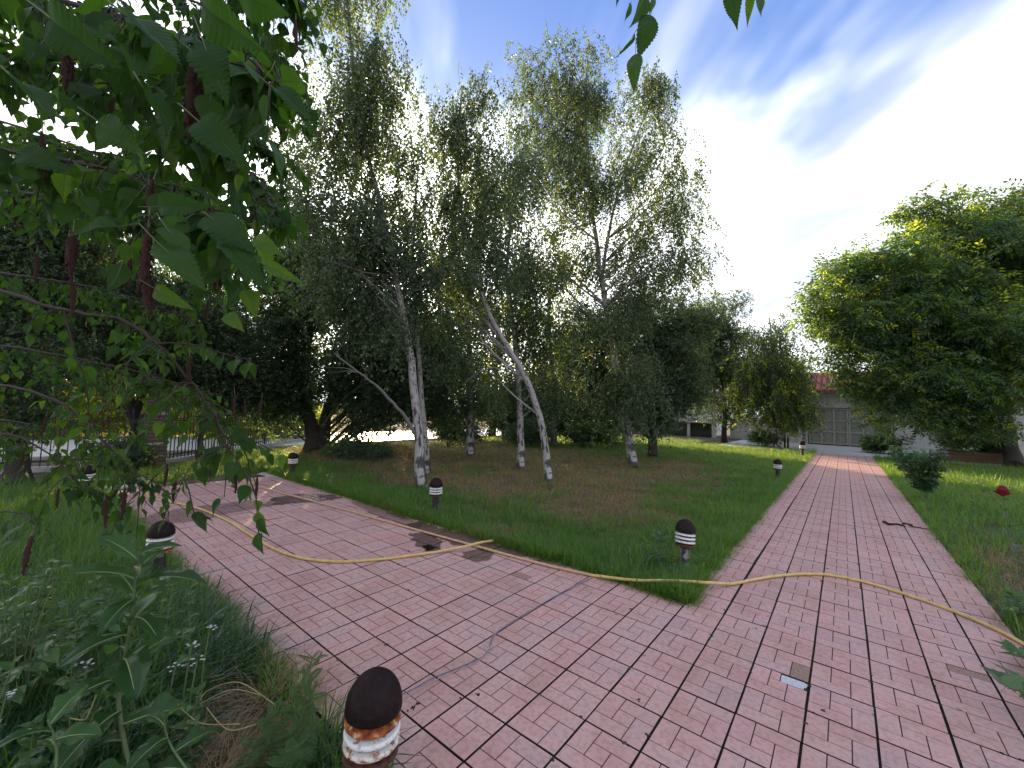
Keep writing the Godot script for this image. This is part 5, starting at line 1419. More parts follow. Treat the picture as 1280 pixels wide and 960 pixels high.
func near_tree() -> void:
	var base := Vector3(-2.55, 0, 1.15)
	var t := thing("catkin_tree", "tree overhanging the left side with toothed leaves and hanging red-brown catkins", "tree", on_ground(base))
	var wood := []
	var trunk := smooth([on_ground(base) + Vector3(0, -0.05, 0), Vector3(-2.5, 0.8, 1.1), Vector3(-2.4, 1.6, 0.95), Vector3(-2.2, 2.3, 0.75), Vector3(-2.0, 3.2, 0.55)], 4, 0.01)
	trunk_of(t, "trunk", trunk, 0.11, 0.05, M.bark_grey, 0.3)
	var meshes := []
	for k in 6:
		meshes.append(toothed_leaf([M.near_leaf, M.near_leaf_dark, M.near_leaf_dark][k % 3] if k != 4 else M.near_leaf_pale, 700 + k, [0.74, 0.66, 0.82, 0.70, 0.72, 0.62][k], 15, rf(0.02, 0.2), rf(0.05, 0.4)))
	rng.seed = 808
	var eye := Vector3(0, 1.634, 0)
	var leaves := []
	var limbs := [
		[[trunk[9], Vector3(-3.695, 2.245, 0.475), Vector3(-2.753, 2.069, 0.081), Vector3(-2.298, 1.954, -0.105), Vector3(-2.064, 1.921, -0.233), Vector3(-1.897, 1.825, -0.312), Vector3(-1.762, 1.685, -0.395), Vector3(-1.716, 1.604, -0.439), Vector3(-1.629, 1.469, -0.494)], 0.011, 0.10, 0.30, 0.052, 30],
		[[trunk[8], Vector3(-4.296, 1.714, 0.407), Vector3(-3.402, 1.643, -0.069), Vector3(-3.026, 1.487, -0.259), Vector3(-2.831, 1.314, -0.367), Vector3(-2.641, 1.229, -0.464)], 0.012, 0.12, 0.35, 0.052, 34],
		[[trunk[8], Vector3(-4.078, 1.313, 0.456), Vector3(-3.279, 1.438, 0.073), Vector3(-2.913, 1.382, -0.101), Vector3(-2.684, 1.213, -0.237)], 0.010, 0.10, 0.3, 0.05, 30],
		[[trunk[12], Vector3(-3.813, 3.481, 0.411), Vector3(-2.889, 3.141, -0.111), Vector3(-2.336, 2.860, -0.390), Vector3(-1.972, 2.615, -0.577), Vector3(-1.814, 2.434, -0.655)], 0.014, 0.12, 0.36, 0.07, 80],
		[[trunk[11], Vector3(-4.558, 2.948, 0.459), Vector3(-3.511, 2.808, -0.211), Vector3(-2.976, 2.615, -0.534), Vector3(-2.670, 2.401, -0.736)], 0.014, 0.12, 0.40, 0.072, 84],
		[[trunk[12], Vector3(-2.664, 3.185, 0.356), Vector3(-1.785, 2.795, -0.004), Vector3(-1.355, 2.576, -0.178), Vector3(-1.116, 2.452, -0.293), Vector3(-1.007, 2.365, -0.349)], 0.010, 0.07, 0.22, 0.07, 52],
		[[trunk[11], Vector3(-2.673, 2.567, 0.314), Vector3(-1.923, 2.363, 0.010), Vector3(-1.508, 2.240, -0.144), Vector3(-1.236, 2.108, -0.273), Vector3(-1.122, 2.000, -0.323)], 0.009, 0.06, 0.2, 0.068, 48],
		[[trunk[13], Vector3(-4.376, 4.587, 0.441), Vector3(-3.384, 4.151, -0.145), Vector3(-2.755, 3.841, -0.553), Vector3(-2.406, 3.584, -0.793), Vector3(-2.299, 3.284, -0.839)], 0.014, 0.12, 0.42, 0.072, 90],
		[[trunk[14], Vector3(-2.700, 4.005, 0.191), Vector3(-1.733, 3.454, -0.188), Vector3(-1.044, 3.089, -0.456), Vector3(-0.539, 2.749, -0.636), Vector3(-0.294, 2.478, -0.676), Vector3(-0.197, 2.448, -0.732), Vector3(-0.133, 2.422, -0.773)], 0.010, 0.0, 0.0, 0.06, 0],
		[[trunk[10], Vector3(-5.267, 2.561, 0.490), Vector3(-4.385, 2.446, -0.109), Vector3(-3.808, 2.325, -0.460), Vector3(-3.407, 2.165, -0.735)], 0.012, 0.12, 0.4, 0.06, 60],
		[[trunk[14], Vector3(-5.658, 5.183, 0.628), Vector3(-4.712, 4.605, -0.060), Vector3(-4.004, 4.110, -0.547), Vector3(-3.467, 3.694, -0.888), Vector3(-3.242, 3.468, -1.090)], 0.014, 0.15, 0.5, 0.07, 110],
		[[trunk[12], Vector3(-5.847, 4.023, 0.561), Vector3(-4.974, 3.723, -0.045), Vector3(-4.242, 3.370, -0.541), Vector3(-3.688, 3.029, -0.890), Vector3(-3.503, 2.733, -1.065)], 0.014, 0.15, 0.5, 0.068, 110],
		[[trunk[13], Vector3(-5.037, 3.272, 0.488), Vector3(-4.221, 3.324, -0.044), Vector3(-3.537, 3.180, -0.485), Vector3(-3.292, 3.005, -0.698)], 0.012, 0.12, 0.42, 0.07, 110],
		[[trunk[14], Vector3(-4.674, 4.324, 0.533), Vector3(-4.027, 4.091, 0.116), Vector3(-3.414, 3.991, -0.262), Vector3(-3.112, 3.783, -0.525)], 0.012, 0.12, 0.42, 0.07, 90],
		[[trunk[9], Vector3(-4.706, 1.994, 0.375), Vector3(-3.978, 1.901, -0.097), Vector3(-3.407, 1.800, -0.441), Vector3(-2.989, 1.670, -0.792)], 0.009, 0.15, 0.42, 0.052, 64],
		[[trunk[8], Vector3(-5.062, 1.451, 0.365), Vector3(-4.333, 1.425, -0.103), Vector3(-3.810, 1.316, -0.409)], 0.009, 0.12, 0.3, 0.05, 40],
		[[trunk[15], Vector3(-3.486, 4.096, 0.451), Vector3(-2.733, 3.885, -0.050), Vector3(-2.179, 3.642, -0.391), Vector3(-1.907, 3.512, -0.624)], 0.012, 0.12, 0.4, 0.07, 90],
		[[trunk[13], Vector3(-2.531, 2.896, 0.224), Vector3(-2.072, 2.752, 0.033), Vector3(-1.729, 2.628, -0.128), Vector3(-1.514, 2.500, -0.248), Vector3(-1.406, 2.387, -0.345)], 0.009, 0.08, 0.26, 0.066, 60],
		[[trunk[15], Vector3(-1.7, 3.2, 0.9), Vector3(-1.3, 3.4, 0.9), Vector3(-0.9, 3.4, 0.8)], 0.016, 0.15, 0.5, 0.07, 70],  # unseen limb overhead, added to shade the near leaves
		[[trunk[15], Vector3(-1.9, 3.2, 1.5), Vector3(-1.3, 3.3, 2.0), Vector3(-0.5, 3.2, 2.3)], 0.016, 0.15, 0.5, 0.07, 100],  # unseen limb behind the camera, added for the same shading
	]
	var grow := func(path: Array, size: float, every: float) -> void:
		var side := 1.0
		var carry := 0.0
		for i in path.size() - 1:
			var a: Vector3 = path[i]
			var b: Vector3 = path[i + 1]
			var l := a.distance_to(b)
			while carry < l:
				var p := a.lerp(b, carry / l)
				var dir := (b - a).normalized()
				var across := dir.cross(Vector3.UP).normalized() * side
				side = -side
				var d := (across * rf(0.3, 1.0) + dir * rf(0.1, 0.7) + Vector3(0, rf(-1.3, -0.1), 0) + aim() * 0.35).normalized()
				var u := (Vector3.UP + across * 0.4 + aim() * 0.8).normalized()
				leaves.append(facing(p + d * size * 0.34, d, u, size * rf(0.6, 1.3)))
				carry += every * rf(0.7, 1.3)
			carry -= l
	for l in limbs:
		var path := smooth(l[0], 5, 0.006)
		var s := Shape.new()
		s.tube(path, taper(path.size(), l[1] * 1.0, 0.002), 6)
		obj("bough", [[s, M.twig if l[1] < 0.013 else M.bark_grey]], t).position = -t.position
		var tw := Shape.new()
		for k in l[5]:
			var i := rng.randi_range(path.size() / 4, path.size() - 1)
			var p: Vector3 = path[i]
			var a := rf(0, TAU)
			var out := Vector3(cos(a), 0, sin(a))
			var len_ := rf(l[2], l[3])
			var e := p + out * len_ * rf(0.3, 0.8) + Vector3(0, -len_ * rf(0.3, 1.0), 0)
			var m := p.lerp(e, 0.5) + out * len_ * 0.12 + Vector3(0, 0.03, 0)
			var tp := smooth([p, m, e], 3)
			tw.tube(tp, taper(tp.size(), 0.0028, 0.0012), 4)
			grow.call(tp, l[4], 0.036)
		if l[5] > 0:
			tag(obj("twigs", [[tw, M.twig]], t), "", "", "", "stuff").position = -t.position
	# hanging sprays with few leaves low in the view
	for e in [[[Vector3(-1.716, 1.604, -0.439), Vector3(-1.644, 1.469, -0.482), Vector3(-1.566, 1.365, -0.529), Vector3(-1.535, 1.261, -0.549), Vector3(-1.532, 1.185, -0.558)], 7, 0.062],
			[[Vector3(-2.641, 1.229, -0.464), Vector3(-2.198, 1.342, -0.429), Vector3(-1.885, 1.323, -0.427), Vector3(-1.799, 1.232, -0.439), Vector3(-1.755, 1.179, -0.467)], 6, 0.062],
			[[Vector3(-1.762, 1.685, -0.395), Vector3(-1.783, 1.574, -0.490), Vector3(-1.784, 1.513, -0.558), Vector3(-1.757, 1.450, -0.650), Vector3(-1.716, 1.433, -0.685)], 8, 0.055],
			[[Vector3(-1.897, 1.825, -0.312), Vector3(-1.798, 1.829, -0.393), Vector3(-1.688, 1.791, -0.486), Vector3(-1.632, 1.779, -0.532)], 9, 0.055],
			[[Vector3(-2.298, 1.954, -0.105), Vector3(-2.192, 1.792, -0.139), Vector3(-2.164, 1.646, -0.174), Vector3(-2.157, 1.500, -0.191)], 10, 0.06],
			[[Vector3(-2.463, 1.193, 0.035), Vector3(-2.214, 1.226, -0.037), Vector3(-2.084, 1.203, -0.080), Vector3(-2.013, 1.168, -0.076)], 7, 0.07]]:
		var tp := smooth(e[0], 4, 0.003)
		var s := Shape.new()
		s.tube(tp, taper(tp.size(), 0.0035, 0.0014), 5)
		obj("twig", [[s, M.twig]], t).position = -t.position
		var l := 0.0
		for i in tp.size() - 1:
			l += tp[i].distance_to(tp[i + 1])
		grow.call(tp.slice(tp.size() / 3), e[2], l * 0.67 / e[1])
	# the big leaves that hang close to the camera: base, tip, breadth to length
	var big := [
		[Vector3(-0.936, 1.972, -0.141), Vector3(-0.846, 1.972, -0.188), 0.75, 0], [Vector3(-1.033, 1.947, -0.102), Vector3(-1.115, 1.939, -0.023), 0.5, 0], [Vector3(-0.943, 2.321, -0.185), Vector3(-0.893, 2.196, -0.210), 0.8, 0], [Vector3(-0.919, 2.314, -0.231), Vector3(-0.849, 2.244, -0.268), 0.9, 0],
		[Vector3(-0.913, 2.287, -0.303), Vector3(-0.834, 2.228, -0.359), 0.8, 0], [Vector3(-0.977, 2.181, -0.194), Vector3(-0.882, 2.094, -0.253), 0.9, 0], [Vector3(-0.871, 1.962, -0.195), Vector3(-0.782, 1.899, -0.246), 0.8, 0], [Vector3(-0.977, 1.954, -0.160), Vector3(-0.928, 1.891, -0.193), 1.0, 0],
		[Vector3(-0.950, 1.973, -0.298), Vector3(-0.895, 1.939, -0.332), 0.8, 2], [Vector3(-0.849, 2.319, -0.159), Vector3(-0.761, 2.213, -0.213), 1.0, 0], [Vector3(-0.860, 2.388, -0.209), Vector3(-0.779, 2.331, -0.266), 0.9, 0], [Vector3(-0.963, 1.916, -0.149), Vector3(-0.867, 1.831, -0.208), 0.7, 0],
		[Vector3(-0.846, 1.912, -0.219), Vector3(-0.760, 1.833, -0.270), 0.6, 0], [Vector3(-0.825, 1.886, -0.277), Vector3(-0.760, 1.852, -0.320), 0.5, 2], [Vector3(-1.113, 1.862, -0.173), Vector3(-1.044, 1.816, -0.220), 0.6, 1], [Vector3(-1.116, 1.833, -0.302), Vector3(-1.072, 1.797, -0.328), 0.9, 2],
		[Vector3(-1.080, 2.381, -0.094), Vector3(-0.965, 2.305, -0.168), 0.9, 0], [Vector3(-1.203, 2.376, 0.005), Vector3(-1.090, 2.269, -0.069), 0.9, 0], [Vector3(-1.412, 2.166, 0.030), Vector3(-1.323, 2.143, -0.044), 0.8, 0], [Vector3(-1.203, 2.209, -0.073), Vector3(-1.119, 2.139, -0.133), 0.9, 0], [Vector3(-1.331, 2.287, 0.038), Vector3(-1.240, 2.216, -0.029), 0.9, 0], [Vector3(-1.190, 2.317, -0.139), Vector3(-1.105, 2.218, -0.191), 0.9, 0],
		[Vector3(-0.247, 2.320, -0.649), Vector3(-0.262, 2.244, -0.643), 0.75, 0], [Vector3(-0.269, 2.252, -0.637), Vector3(-0.269, 2.177, -0.629), 0.62, 0], [Vector3(-0.273, 2.296, -0.643), Vector3(-0.298, 2.254, -0.639), 0.4, 0], [Vector3(-0.249, 2.347, -0.633), Vector3(-0.256, 2.280, -0.620), 1.0, 0], [Vector3(-0.281, 2.357, -0.644), Vector3(-0.287, 2.325, -0.642), 0.6, 0],
		[Vector3(-0.249, 2.373, -0.669), Vector3(-0.255, 2.337, -0.667), 0.6, 0], [Vector3(-0.294, 2.377, -0.632), Vector3(-0.304, 2.354, -0.626), 0.7, 0], [Vector3(-0.144, 2.399, -0.766), Vector3(-0.139, 2.325, -0.763), 0.75, 0], [Vector3(-0.118, 2.405, -0.799), Vector3(-0.129, 2.354, -0.808), 0.5, 2], [Vector3(-0.112, 2.400, -0.792), Vector3(-0.097, 2.345, -0.796), 0.9, 0],
		[Vector3(-1.535, 1.261, -0.549), Vector3(-1.519, 1.186, -0.568), 0.75, 1], [Vector3(-1.553, 1.333, -0.541), Vector3(-1.596, 1.288, -0.510), 0.8, 1], [Vector3(-1.799, 1.232, -0.439), Vector3(-1.746, 1.168, -0.475), 0.7, 0], [Vector3(-1.824, 1.271, -0.428), Vector3(-1.828, 1.200, -0.431), 0.6, 0]]
	for k in big.size():
		var b = big[k]
		var d: Vector3 = b[1] - b[0]
		var mid: Vector3 = (b[0] + b[1]) / 2.0
		var u := ((eye - mid).normalized() * 0.8 + Vector3(0, 0.6, 0) + aim() * 0.75).normalized()
		var o := hang("leaf", meshes[[0, 4, 4][b[3]] if b[3] > 0 else [1, 1, 2, 3][k % 4]], t)
		o.transform = facing(b[0] - t.position, d, u, d.length() * 0.95, b[2] * 0.92)
	leaves.sort_custom(func(a, b): return a.origin.distance_squared_to(eye) < b.origin.distance_squared_to(eye))
	var rest := [[], [], [], [], [], []]
	for i in leaves.size():
		var tr: Transform3D = leaves[i]
		var v := rng.randi() % 6
		if v == 4 and rng.randf() < 0.5:
			v = 0
		if tr.origin.distance_to(eye) < 0.55:
			continue
		tr.origin -= t.position
		if i < 255:
			hang("leaf", meshes[v], t).transform = tr
		else:
			rest[v].append(tr)
	for v in 6:
		many("foliage", meshes[v], rest[v], t)
	# catkins: top, length in metres
	var ck := []
	for k in 4:
		ck.append(catkin_mesh(900 + k))
	rng.seed = 31
	var cats := [[Vector3(-1.164, 2.429, -0.216), 0.155], [Vector3(-1.191, 2.410, -0.234), 0.12], [Vector3(-1.617, 2.591, -0.028), 0.14], [Vector3(-1.674, 2.590, -0.046), 0.10], [Vector3(-1.821, 2.405, -0.005), 0.12], [Vector3(-1.252, 2.029, -0.176), 0.19], [Vector3(-1.307, 2.168, -0.185), 0.11], [Vector3(-1.462, 2.034, -0.069), 0.125], [Vector3(-1.463, 1.912, -0.078), 0.09],
		[Vector3(-1.520, 2.008, -0.153), 0.095], [Vector3(-1.486, 2.025, -0.179), 0.10], [Vector3(-1.191, 2.015, -0.292), 0.115], [Vector3(-1.263, 2.024, -0.297), 0.08], [Vector3(-1.237, 2.025, -0.318), 0.07], [Vector3(-1.328, 1.902, -0.318), 0.06], [Vector3(-1.839, 2.049, -0.019), 0.08], [Vector3(-1.268, 2.001, -0.359), 0.05], [Vector3(-1.766, 2.809, -0.148), 0.09], [Vector3(-1.320, 2.677, -0.393), 0.11], [Vector3(-1.442, 2.943, -0.530), 0.11], [Vector3(-1.584, 2.748, -0.430), 0.09], [Vector3(-2.164, 2.941, -0.071), 0.12],
		[Vector3(-1.767, 1.780, -0.383), 0.12], [Vector3(-1.683, 1.657, -0.501), 0.08], [Vector3(-1.663, 1.646, -0.582), 0.07], [Vector3(-1.711, 1.627, -0.544), 0.06], [Vector3(-1.937, 1.391, -0.379), 0.085], [Vector3(-1.889, 1.360, -0.395), 0.11], [Vector3(-1.649, 1.395, -0.510), 0.085], [Vector3(-1.544, 1.380, -0.545), 0.075], [Vector3(-2.167, 1.367, -0.581), 0.09], [Vector3(-1.976, 1.280, -0.227), 0.10], [Vector3(-1.952, 1.313, -0.270), 0.11], [Vector3(-1.941, 1.198, -0.068), 0.115], [Vector3(-2.397, 1.267, -0.143), 0.08], [Vector3(-2.244, 1.562, -0.245), 0.06], [Vector3(-2.432, 1.548, -0.092), 0.08], [Vector3(-2.113, 3.067, -0.232), 0.1], [Vector3(-1.927, 2.759, -0.279), 0.1], [Vector3(-1.182, 2.393, -0.230), 0.15], [Vector3(-1.219, 2.389, -0.227), 0.10], [Vector3(-1.637, 2.587, -0.038), 0.11], [Vector3(-1.482, 2.022, -0.080), 0.10], [Vector3(-1.530, 2.033, -0.065), 0.09], [Vector3(-1.285, 1.970, -0.179), 0.10], [Vector3(-1.274, 1.914, -0.193), 0.09], [Vector3(-1.224, 1.997, -0.292), 0.09], [Vector3(-1.209, 1.989, -0.305), 0.08], [Vector3(-1.495, 1.992, -0.175), 0.07], [Vector3(-1.816, 2.370, -0.012), 0.10], [Vector3(-1.983, 2.443, -0.129), 0.10], [Vector3(-2.356, 2.344, 0.038), 0.09], [Vector3(-1.527, 2.252, -0.257), 0.09], [Vector3(-1.799, 2.617, -0.136), 0.10], [Vector3(-2.214, 2.763, 0.084), 0.10], [Vector3(-2.658, 1.406, -0.048), 0.07], [Vector3(-1.614, 2.228, -0.576), 0.07]]
	for k in cats.size():
		var c = cats[k]
		var o := hang("catkin", ck[k % 4], t)
		o.transform = Transform3D(Basis.from_euler(Vector3(rf(-0.12, 0.12), rf(0, TAU), rf(-0.12, 0.12))).scaled(Vector3(0.75, 1, 0.75) * c[1]), c[0] - t.position)

func weed(called: String, label: String, category: String, group: String, path: Array, leaf_meshes: Array, n: int, size: float, r := 0.007, droop := 0.35, from := 0.1) -> Node3D:
	var t := thing(called, label, category, path[0], group)
	var s := Shape.new()
	s.tube(path, taper(path.size(), r, r * 0.35), 7)
	obj("stem", [[s, M.stem]], t).position = -t.position
	for k in n:
		var f := from + (1.0 - from) * float(k) / n
		var i := f * (path.size() - 1)
		var p: Vector3 = path[int(i)].lerp(path[mini(int(i) + 1, path.size() - 1)], i - int(i))
		var a := k * 2.4 + rf(-0.4, 0.4)
		var d := Vector3(cos(a), rf(0.0, 0.7) - droop + 0.7 * f * f, sin(a)).normalized()
		var o := hang("leaf", leaf_meshes[k % leaf_meshes.size()], t)
		o.transform = facing(p - t.position, d, (Vector3.UP + aim() * 0.3).normalized(), size * rf(0.75, 1.2) * (1.15 - 0.55 * f))
	return t

func plants() -> void:
	rng.seed = 6006
	var long_leaf := []
	for k in 5:
		long_leaf.append(wavy_leaf([M.weed, M.weed_dark, M.weed, M.weed_dark, M.weed][k], 1100 + k, [0.27, 0.23, 0.30, 0.25, 0.2][k], [0.35, 0.55, 0.25, 0.7, 0.45][k]))
	var oval := []
	for k in 5:
		oval.append(toothed_leaf([M.weed, M.weed_pale, M.weed_dark, M.weed_pale, M.weed][k], 1200 + k, 0.78, 6, 0.12, 0.3))
	var rose_leaf := []
	for k in 3:
		rose_leaf.append(toothed_leaf([M.elm_mid, M.weed_dark, M.elm_dark][k], 1250 + k, 0.8, 8, 0.1, 0.25))
	rng.seed = 6007
	var foot := Vector3(-2.16, 0.05, -0.42)
	weed("tall_weed", "tall weed with long wavy leaves and pale midribs in front of the grassy bollard", "weed", "", smooth([foot, Vector3(-2.339, 0.367, -0.365), Vector3(-2.305, 0.632, -0.372), Vector3(-2.281, 0.830, -0.375), Vector3(-2.264, 0.996, -0.376)], 5), long_leaf, 24, 0.26, 0.010, 0.30, 0.12)
	weed("tall_weed", "second wavy-leaved weed low in the bottom left corner", "weed", "", smooth([Vector3(-1.85, 0.08, -0.12), Vector3(-2.043, 0.397, -0.177), Vector3(-2.062, 0.555, -0.149)], 5), long_leaf, 8, 0.19, 0.007, 0.2, 0.2)
	weed("tall_weed", "broken wavy-leaved weed at the bottom between the corner and the feathery plant", "weed", "", smooth([Vector3(-1.80, 0.06, -0.62), Vector3(-2.092, 0.244, -0.498), Vector3(-2.115, 0.386, -0.468)], 5), long_leaf, 6, 0.17, 0.006, 0.35, 0.2)
	# low bush with pale oval leaves
	var bush := thing("leafy_bush", "low bush with pale grey-green oval leaves at the left edge", "bush", on_ground(Vector3(-3.156, 0.424, -0.108)))
	var where := []
	var st := Shape.new()
	for k in 34:
		var a := rf(0, TAU)
		var e := Vector3(cos(a) * rf(0.1, 0.75), rf(0.25, 0.62), sin(a) * rf(0.1, 0.55))
		var tp := smooth([Vector3(e.x * 0.2, 0, e.z * 0.2), Vector3(e.x * 0.5, e.y * 0.65, e.z * 0.5), e], 3)
		st.tube(tp, taper(tp.size(), 0.005, 0.0015), 4)
		for j in 10:
			var p: Vector3 = tp[rng.randi_range(2, tp.size() - 1)] + aim() * 0.03
			where.append(facing(p, Vector3(cos(a) + rf(-0.9, 0.9), rf(-0.4, 0.3), sin(a) + rf(-0.9, 0.9)), (Vector3.UP + aim() * 0.4).normalized(), rf(0.045, 0.085)))
	obj("stems", [[st, M.stem]], bush).set_meta("kind", "stuff")
	for k in where.size():
		if k < 290:
			hang("leaf", oval[k % 5], bush).transform = where[k]
	var few := []
	for k in range(290, where.size()):
		few.append(where[k])
	many("leaves", oval[1], few, bush)
	# more oval-leaved sprigs rising through the grass
	for e in [[Vector3(-2.325, 0.434, -0.138), "oval-leaved sprig in the bottom left corner"], [Vector3(-2.573, 0.686, -0.239), "oval-leaved sprig between the pale bush and the tall weed"], [Vector3(-2.763, 0.591, -0.674), "oval-leaved sprig close to the grassy bollard"], [Vector3(-2.379, 0.667, -0.076), "oval-leaved sprig at the left edge under the pale bush"], [Vector3(-2.271, 0.488, -0.307), "oval-leaved sprig at the foot of the tall weed"],
			[Vector3(-3.500, 0.698, -0.193), "oval-leaved sprig below the lowest catkin at the left"], [Vector3(-3.148, 0.661, -0.354), "tallest oval-leaved sprig behind the tall weed"], [Vector3(-3.182, 0.736, -0.062), "oval-leaved sprig at the left edge above the pale bush"], [Vector3(-2.515, 0.546, -0.233), "oval-leaved sprig in the middle of the left bed"], [Vector3(-2.225, 0.358, -0.613), "oval-leaved sprig behind the dry yellow straws"], [Vector3(-3.302, 0.603, -0.750), "oval-leaved sprig in front of the grassy bollard"]]:
		var top: Vector3 = e[0]
		var b := on_ground(top + Vector3(rf(-0.1, 0.1), 0, rf(-0.1, 0.1)))
		weed("sprig", e[1], "plant", "", smooth([b, b.lerp(top, 0.5) + aim() * 0.03, top], 4), oval, 16, 0.075, 0.004, 0.1, 0.3)
	# white flowering herbs
	var fern := tuft([M.weed_dark, M.elm_mid, M.weed], 1300, 26, 0.05, 0.16, 0.007, 0.10, 1.4)
	rng.seed = 6010
	var fl := [[Vector3(-2.437, 0.384, -0.568), "white flower head left of the dry straw"], [Vector3(-2.359, 0.410, -0.630), "pair of white flower heads above the dry straw"], [Vector3(-2.492, 0.484, -0.709), "white flowering herb at the edge of the slabs"], [Vector3(-2.489, 0.482, -0.065), "white flowering herb at the left edge"], [Vector3(-2.463, 0.518, -0.277), "white flowering herb behind the tall weed"], [Vector3(-2.500, 0.427, -0.642), "white flowering herb among dark leaves beside the slabs"]]
	for e in fl:
		var top: Vector3 = e[0]
		var b := on_ground(top)
		var t := thing("white_flower", e[1], "flower", b)
		var s := Shape.new()
		s.tube(smooth([Vector3.ZERO, Vector3(0.01, (top.y - b.y) * 0.5, 0.02), top - b], 3), [0.003], 5)
		obj("stem", [[s, M.stem]], t)
		hang("foliage", fern, t).set_meta("kind", "stuff")
		for k in 7:
			var f := Shape.new()
			var c := top - b + Vector3(rf(-0.025, 0.025), rf(-0.008, 0.012), rf(-0.025, 0.025))
			for m in 6:
				var a := TAU * m / 6.0
				f.leaf(c, Vector3(cos(a), 0.35, sin(a)).normalized(), Vector3.UP, 0.008, 0.006, 0.1)
			obj("flower_head", [[f, M.petal_white]], t)
	many_herbs(fern)
	# feathery plant by the nearest bollard
	var feather := Shape.new()
	for k in 26:
		var t := k / 26.0
		for m in 2:
			var side := (1.0 if m == 0 else -1.0)
			var l := 0.34 * sin(PI * (0.12 + 0.8 * t))
			for j in 2:
				var d := Vector3(0.5, 0.15 - 0.2 * j, side).normalized()
				feather.leaf(Vector3(t, -0.25 * t * t + 0.02 * j, 0), d, (Vector3.UP + aim() * 0.4).normalized(), l * (1.0 - 0.3 * j), 0.022, 0.05)
				feather.leaf(Vector3(t, -0.25 * t * t, 0) + d * l * 0.5, (d + Vector3(0.7, 0, 0)).normalized(), Vector3.UP, l * 0.45, 0.018, 0.05)
	var fm := commit([[feather, M.weed_pale]])
	weed("feathery_plant", "feathery green plant leaning over the slab edge beside the rusty bollard", "plant", "", smooth([Vector3(-1.93, 0, -0.86), Vector3(-1.846, 0.167, -0.873), Vector3(-1.817, 0.339, -0.883), Vector3(-1.777, 0.546, -0.886)], 6), [fm], 46, 0.105, 0.004, 0.15, 0.05)
	weed("feathery_plant", "lower feathery plant behind the first, over dry grass", "plant", "", smooth([Vector3(-2.05, 0, -0.72), Vector3(-1.940, 0.163, -0.797), Vector3(-1.911, 0.301, -0.809)], 6), [fm], 34, 0.10, 0.004, 0.15, 0.05)
	weed("feathery_plant", "feathery plant at the bottom edge left of the rusty bollard", "plant", "", smooth([Vector3(-1.75, 0, -0.72), Vector3(-1.739, 0.118, -0.770), Vector3(-1.700, 0.276, -0.789)], 6), [fm], 30, 0.11, 0.004, 0.15, 0.05)
	# straw
	rng.seed = 6020
	for e in [[Vector3(-1.95, 0.04, -0.6), "tangle of dry straw left of the rusty bollard, at the bottom of the photo"], [Vector3(-2.45, 0.04, -1.0), "tangle of dry straw at the slab edge behind the feathery plants"], [Vector3(-2.1, 0.04, -0.45), "tangle of dry straw under the wavy-leaved weeds"]]:
		var b := on_ground(e[0])
		var s := Shape.new()
		for k in 260:
			var a := rf(0, TAU)
			var d := Vector3(cos(a), 0, sin(a))
			s.blade(d * rf(0, 0.34) + aim() * 0.02, Vector3(cos(a + rf(-1, 1)), 0, sin(a + rf(-1, 1))), rf(0.08, 0.22), rf(0.8, 2.4), 0.0035, 4)
		var h := obj("dry_straw", [[s, M.dry]])
		h.position = b
		tag(h, e[1], "straw", "", "stuff")
	var stalk := thing("dry_stalks", "few long arching yellow straws over the weeds near the slab edge", "straw", on_ground(Vector3(-2.4, 0, -0.9)))
	for e in [[Vector3(-2.129, 0.179, -0.900), Vector3(-2.203, 0.319, -0.763), Vector3(-2.314, 0.281, -0.676), Vector3(-2.288, 0.268, -0.634)], [Vector3(-2.090, 0.205, -0.736), Vector3(-2.152, 0.240, -0.618), Vector3(-2.205, 0.279, -0.571), Vector3(-2.239, 0.322, -0.540)], [Vector3(-2.229, 0.187, -0.882), Vector3(-2.292, 0.249, -0.762), Vector3(-2.350, 0.213, -0.652)], [Vector3(-2.035, 0.207, -0.780), Vector3(-2.072, 0.219, -0.684), Vector3(-2.204, 0.274, -0.637)], [Vector3(-2.291, 0.472, -0.292), Vector3(-2.244, 0.431, -0.269), Vector3(-2.188, 0.440, -0.250), Vector3(-2.227, 0.444, -0.218)]]:
		var s := Shape.new()
		var tp := smooth(e, 5)
		s.tube(tp, [0.0028, 0.0026, 0.0022], 5)
		obj("stalk", [[s, M.straw]], stalk).position = -stalk.position
	# green blades at the foot of the rusty bollard
	for e in [[Vector3(-1.479, 0.000, -1.151), "single grass blades right of the rusty bollard"]]:
		var s := Shape.new()
		for k in 9:
			s.blade(Vector3(rf(-0.05, 0.05), 0, rf(-0.04, 0.04)), Vector3(rf(-1, 1), 0, rf(-1, 1)).normalized(), rf(0.10, 0.24), rf(0.1, 0.6), 0.009, 4)
		var h := obj("grass_blades", [[s, M.grass]])
		h.position = on_ground(Vector3(-1.36, 0, -0.98))
		tag(h, e[1], "grass")
	# tall weed beside the leaning bollard
	weed("lawn_weed", "leafy weed left of the leaning bollard on the lawn corner", "weed", "", smooth([on_ground(Vector3(-1.535, 0.000, -4.398)), on_ground(Vector3(-1.535, 0.000, -4.398)) + Vector3(0, 0.22, 0), on_ground(Vector3(-1.535, 0.000, -4.398)) + Vector3(0.02, 0.42, 0)], 5), long_leaf, 18, 0.17, 0.005, 0.2, 0.1)
	weed("lawn_weed", "low leafy weed in the grass in front of the leaning bollard", "weed", "", smooth([on_ground(Vector3(-1.353, 0.000, -4.291)), on_ground(Vector3(-1.353, 0.000, -4.291)) + Vector3(0, 0.1, 0), on_ground(Vector3(-1.353, 0.000, -4.291)) + Vector3(0.02, 0.22, 0)], 5), oval, 12, 0.08, 0.004, 0.2, 0.1)
